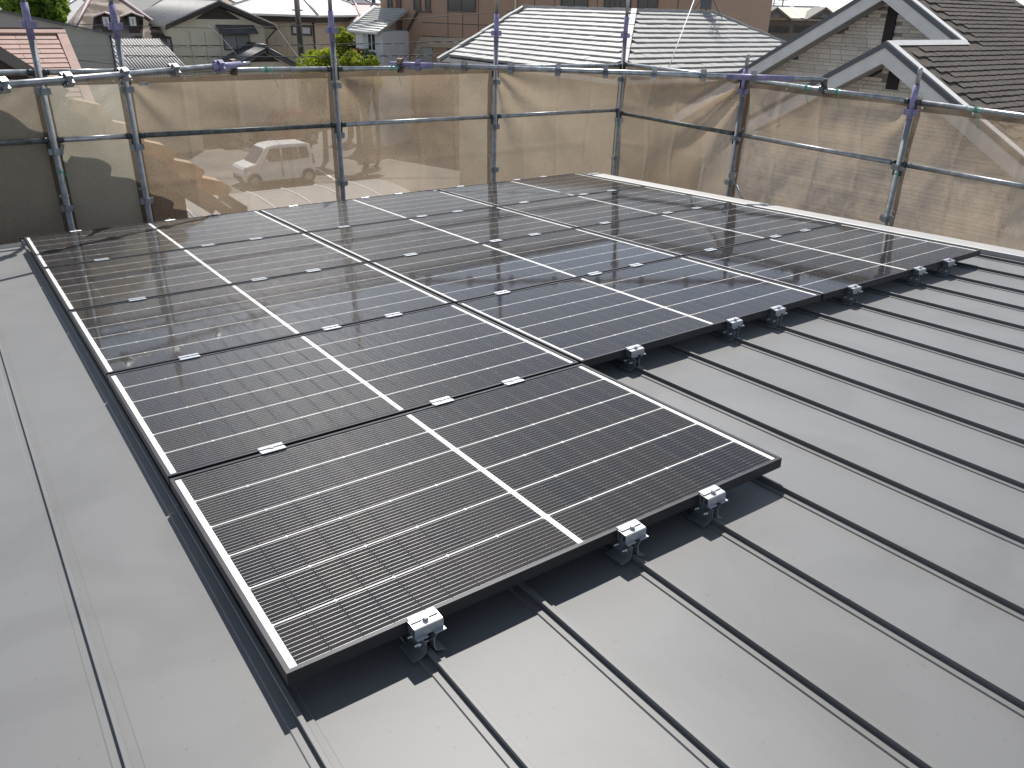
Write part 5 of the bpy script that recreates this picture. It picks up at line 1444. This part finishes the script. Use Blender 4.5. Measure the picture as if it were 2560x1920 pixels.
M_TYRE = mat('tyre', (0.02, 0.02, 0.02), rough=0.8, var=0.1); M_RIM = mat('rim', (0.35, 0.35, 0.36), rough=0.35, metal=0.8, var=0.1)
M_LAMP = mat('lamp_glass', (0.45, 0.47, 0.5), rough=0.1, var=0.1); M_RED = mat('tail_lamp', (0.35, 0.02, 0.02), rough=0.2, var=0.1); M_BLK = mat('black_trim', (0.02, 0.02, 0.022), rough=0.5, var=0.1)
def car(M, paint, label):
    """small boxy van: local x front to rear (0..3.4), y across, z up"""
    o = empty('parked_car', M, label, 'car', 'cars parked beyond the sheeting')
    prof = [(0.10, .24), (0.02, .34), (0.0, .62), (0.04, .80), (0.12, .90), (0.62, 1.02), (1.12, 1.62), (1.28, 1.70), (1.7, 1.755), (3.05, 1.73), (3.24, 1.66), (3.36, 1.05), (3.40, .70), (3.38, .34), (3.30, .24)]
    def wz(x, z):
        base = .735 - (.05 if x < .15 else .0) - (.04 if x > 3.3 else 0)
        return base if z < 1.0 else base - (z - 1.0) * .17
    bm = bmesh.new()
    Lf = [bm.verts.new((x, -wz(x, z), z)) for x, z in prof]; Rt = [bm.verts.new((x, wz(x, z), z)) for x, z in prof]
    n = len(prof)
    bm.faces.new(Lf[::-1]); bm.faces.new(Rt)
    for i in range(n): bm.faces.new((Lf[i], Lf[(i+1) % n], Rt[(i+1) % n], Rt[i]))
    bmesh.ops.recalc_face_normals(bm, faces=bm.faces)
    bmesh.ops.bevel(bm, geom=[e for e in bm.edges if abs(e.verts[0].co.y) > .3 and e.verts[0].co.y * e.verts[1].co.y > 0], offset=.05, segments=3, affect='EDGES', profile=.6)
    me = bpy.data.meshes.new('body'); bm.to_mesh(me); bm.free(); me.materials.append(paint)
    for p_ in me.polygons: p_.use_smooth = False
    link('body', me, o)
    for s in (-1, 1):
        def sw_(pts, nm, m_):
            b = MB(); P_ = [(x, s * (wz(x, z) + .008), z) for x, z in pts]; P2_ = [(x, s * (wz(x, z) - .03), z) for x, z in pts]
            if s > 0: P_ = P_[::-1]; P2_ = P2_[::-1]
            b.v = P_ + P2_; k = len(P_); b.f = [tuple(range(k))] + [(i, k + i, k + (i + 1) % k, (i + 1) % k) for i in range(k)]; b.sm = [False] * (k + 1); b.mi = [0] * (k + 1); b.build(nm, m_, o)
        sw_([(0.98, 1.06), (1.78, 1.06), (1.78, 1.60), (1.32, 1.60)], 'side_window', M_WINGLASS); sw_([(1.86, 1.06), (2.62, 1.07), (2.60, 1.60), (1.86, 1.60)], 'side_window', M_WINGLASS); sw_([(2.70, 1.08), (3.14, 1.12), (3.06, 1.58), (2.68, 1.60)], 'side_window', M_WINGLASS)
        sw_([(0.03, .66), (0.42, .74), (0.40, .88), (0.10, .85)], 'headlight', M_LAMP); sw_([(3.30, .80), (3.385, .80), (3.33, 1.25), (3.27, 1.25)], 'tail_light', M_RED)
        sw_([(1.80, .36), (1.82, .36), (1.82, 1.05), (1.80, 1.05)], 'door_gap', M_BLK)
        b = MB(); b.box((1.62, s * .745 - .012, .93), (1.76, s * .745 + .012, .96)); b.build('door_handle', paint, o)
        mr_ = MB(); mr_.box((1.02, min(s * .74, s * .88), 1.05), (1.12, max(s * .74, s * .88), 1.20)); mr_.build('mirror', paint, o)
        for wx in (.50, 3.02):
            wh = MB(); y0, y1 = sorted((s * .56, s * .745)); wh.tube([(wx, y0, .275), (wx, y1, .275)], .275, 22); wo_ = wh.build('wheel', M_TYRE, o)
            rm = MB(); ya_ = s * .75; rm.tube([(wx, s * .70, .275), (wx, ya_, .275)], .185, 18); rm.build('rim', M_RIM, wo_)
            ar = MB(); y0, y1 = sorted((s * .60, s * .741)); ar.tube([(wx, y0, .30), (wx, y1, .30)], .325, 22); ar.build('wheel_arch', M_BLK, o)
    b = MB(); b.poly([(.60, -.60, 1.035), (1.09, -.55, 1.612), (1.09, .55, 1.612), (.60, .60, 1.035)][::-1])
    b.v = [(x - .012, y, z + .008) for x, y, z in b.v]; b.build('windscreen', M_WINGLASS, o)
    b = MB(); b.box((-.012, -.5, .30), (.03, .5, .50)); b.build('grille', M_BLK, o)
    return o
M_CARW = mat('pearl_white_paint', (0.82, 0.82, 0.82), rough=0.18, var=0.02); M_CARR = mat('red_paint', (0.28, 0.07, 0.045), rough=0.2, var=0.03); M_CARD = mat('dark_paint', (0.05, 0.05, 0.055), rough=0.15, var=0.03)
def carM(u0, v0, u1, v1, off=.5):
    a, c = on_z(u0, v0, GROUND), on_z(u1, v1, GROUND); d = (c - a).normalized(); y = Vector((-d.y, d.x, 0))
    oo = a - d * off + y * .7
    return Matrix(((d.x, y.x, 0, oo.x), (d.y, y.y, 0, oo.y), (0, 0, 1, GROUND + .004), (0, 0, 0, 1)))
car(carM(640, 470, 773, 455), M_CARW, 'boxy white car seen through the mesh sheet')
car(carM(675, 362, 775, 356), M_CARR, 'reddish car showing faintly above the white car')
car(carM(700, 312, 790, 309), M_CARD, 'dark car far up the lot, glinting through the sheet')

# ---- arched carport below the eave
M_POLY = mat('carport_panel', (0.33, 0.30, 0.26), rough=0.3, var=0.05)
hc = empty('arched_carport', (6.0, 13.0, GROUND), 'arched carport roof with pale ribs just beyond the panels', 'carport')
def arc(t_): # 0 near low edge .. 1 far edge
    y = 10.6 + 5.2 * t_; return y, -4.05 + .80 * math.sin(math.pi * (.12 + .88 * t_) * .62)
for i in range(8):
    x0 = 2.4 + i * 1.0
    b = MB()
    for j in range(14):
        y0, z0 = arc(j / 14); y1, z1 = arc((j + 1) / 14); b.poly([(x0, y0, z0), (x0 + 1.0, y0, z0), (x0 + 1.0, y1, z1), (x0, y1, z1)], smooth=True)
    b.build('panel', M_POLY, hc, world=True)
    r_ = MB(); r_.tube([(x0, *arc(j / 14)) for j in range(15)], .028, 6); r_.build('rib', M_WINW, hc, world=True)
b = MB(); b.box((2.3, 15.75, -3.6), (10.5, 15.9, -3.35)); b.box((2.3, 10.5, -3.95), (10.5, 10.6, -3.78)); b.build('beam', M_FLASH, hc, world=True)
for x0 in (2.6, 10.2):
    b = MB(); b.box((x0, 15.75, GROUND), (x0 + .12, 15.9, -3.61)); b.build('post', M_FLASH, hc, world=True)
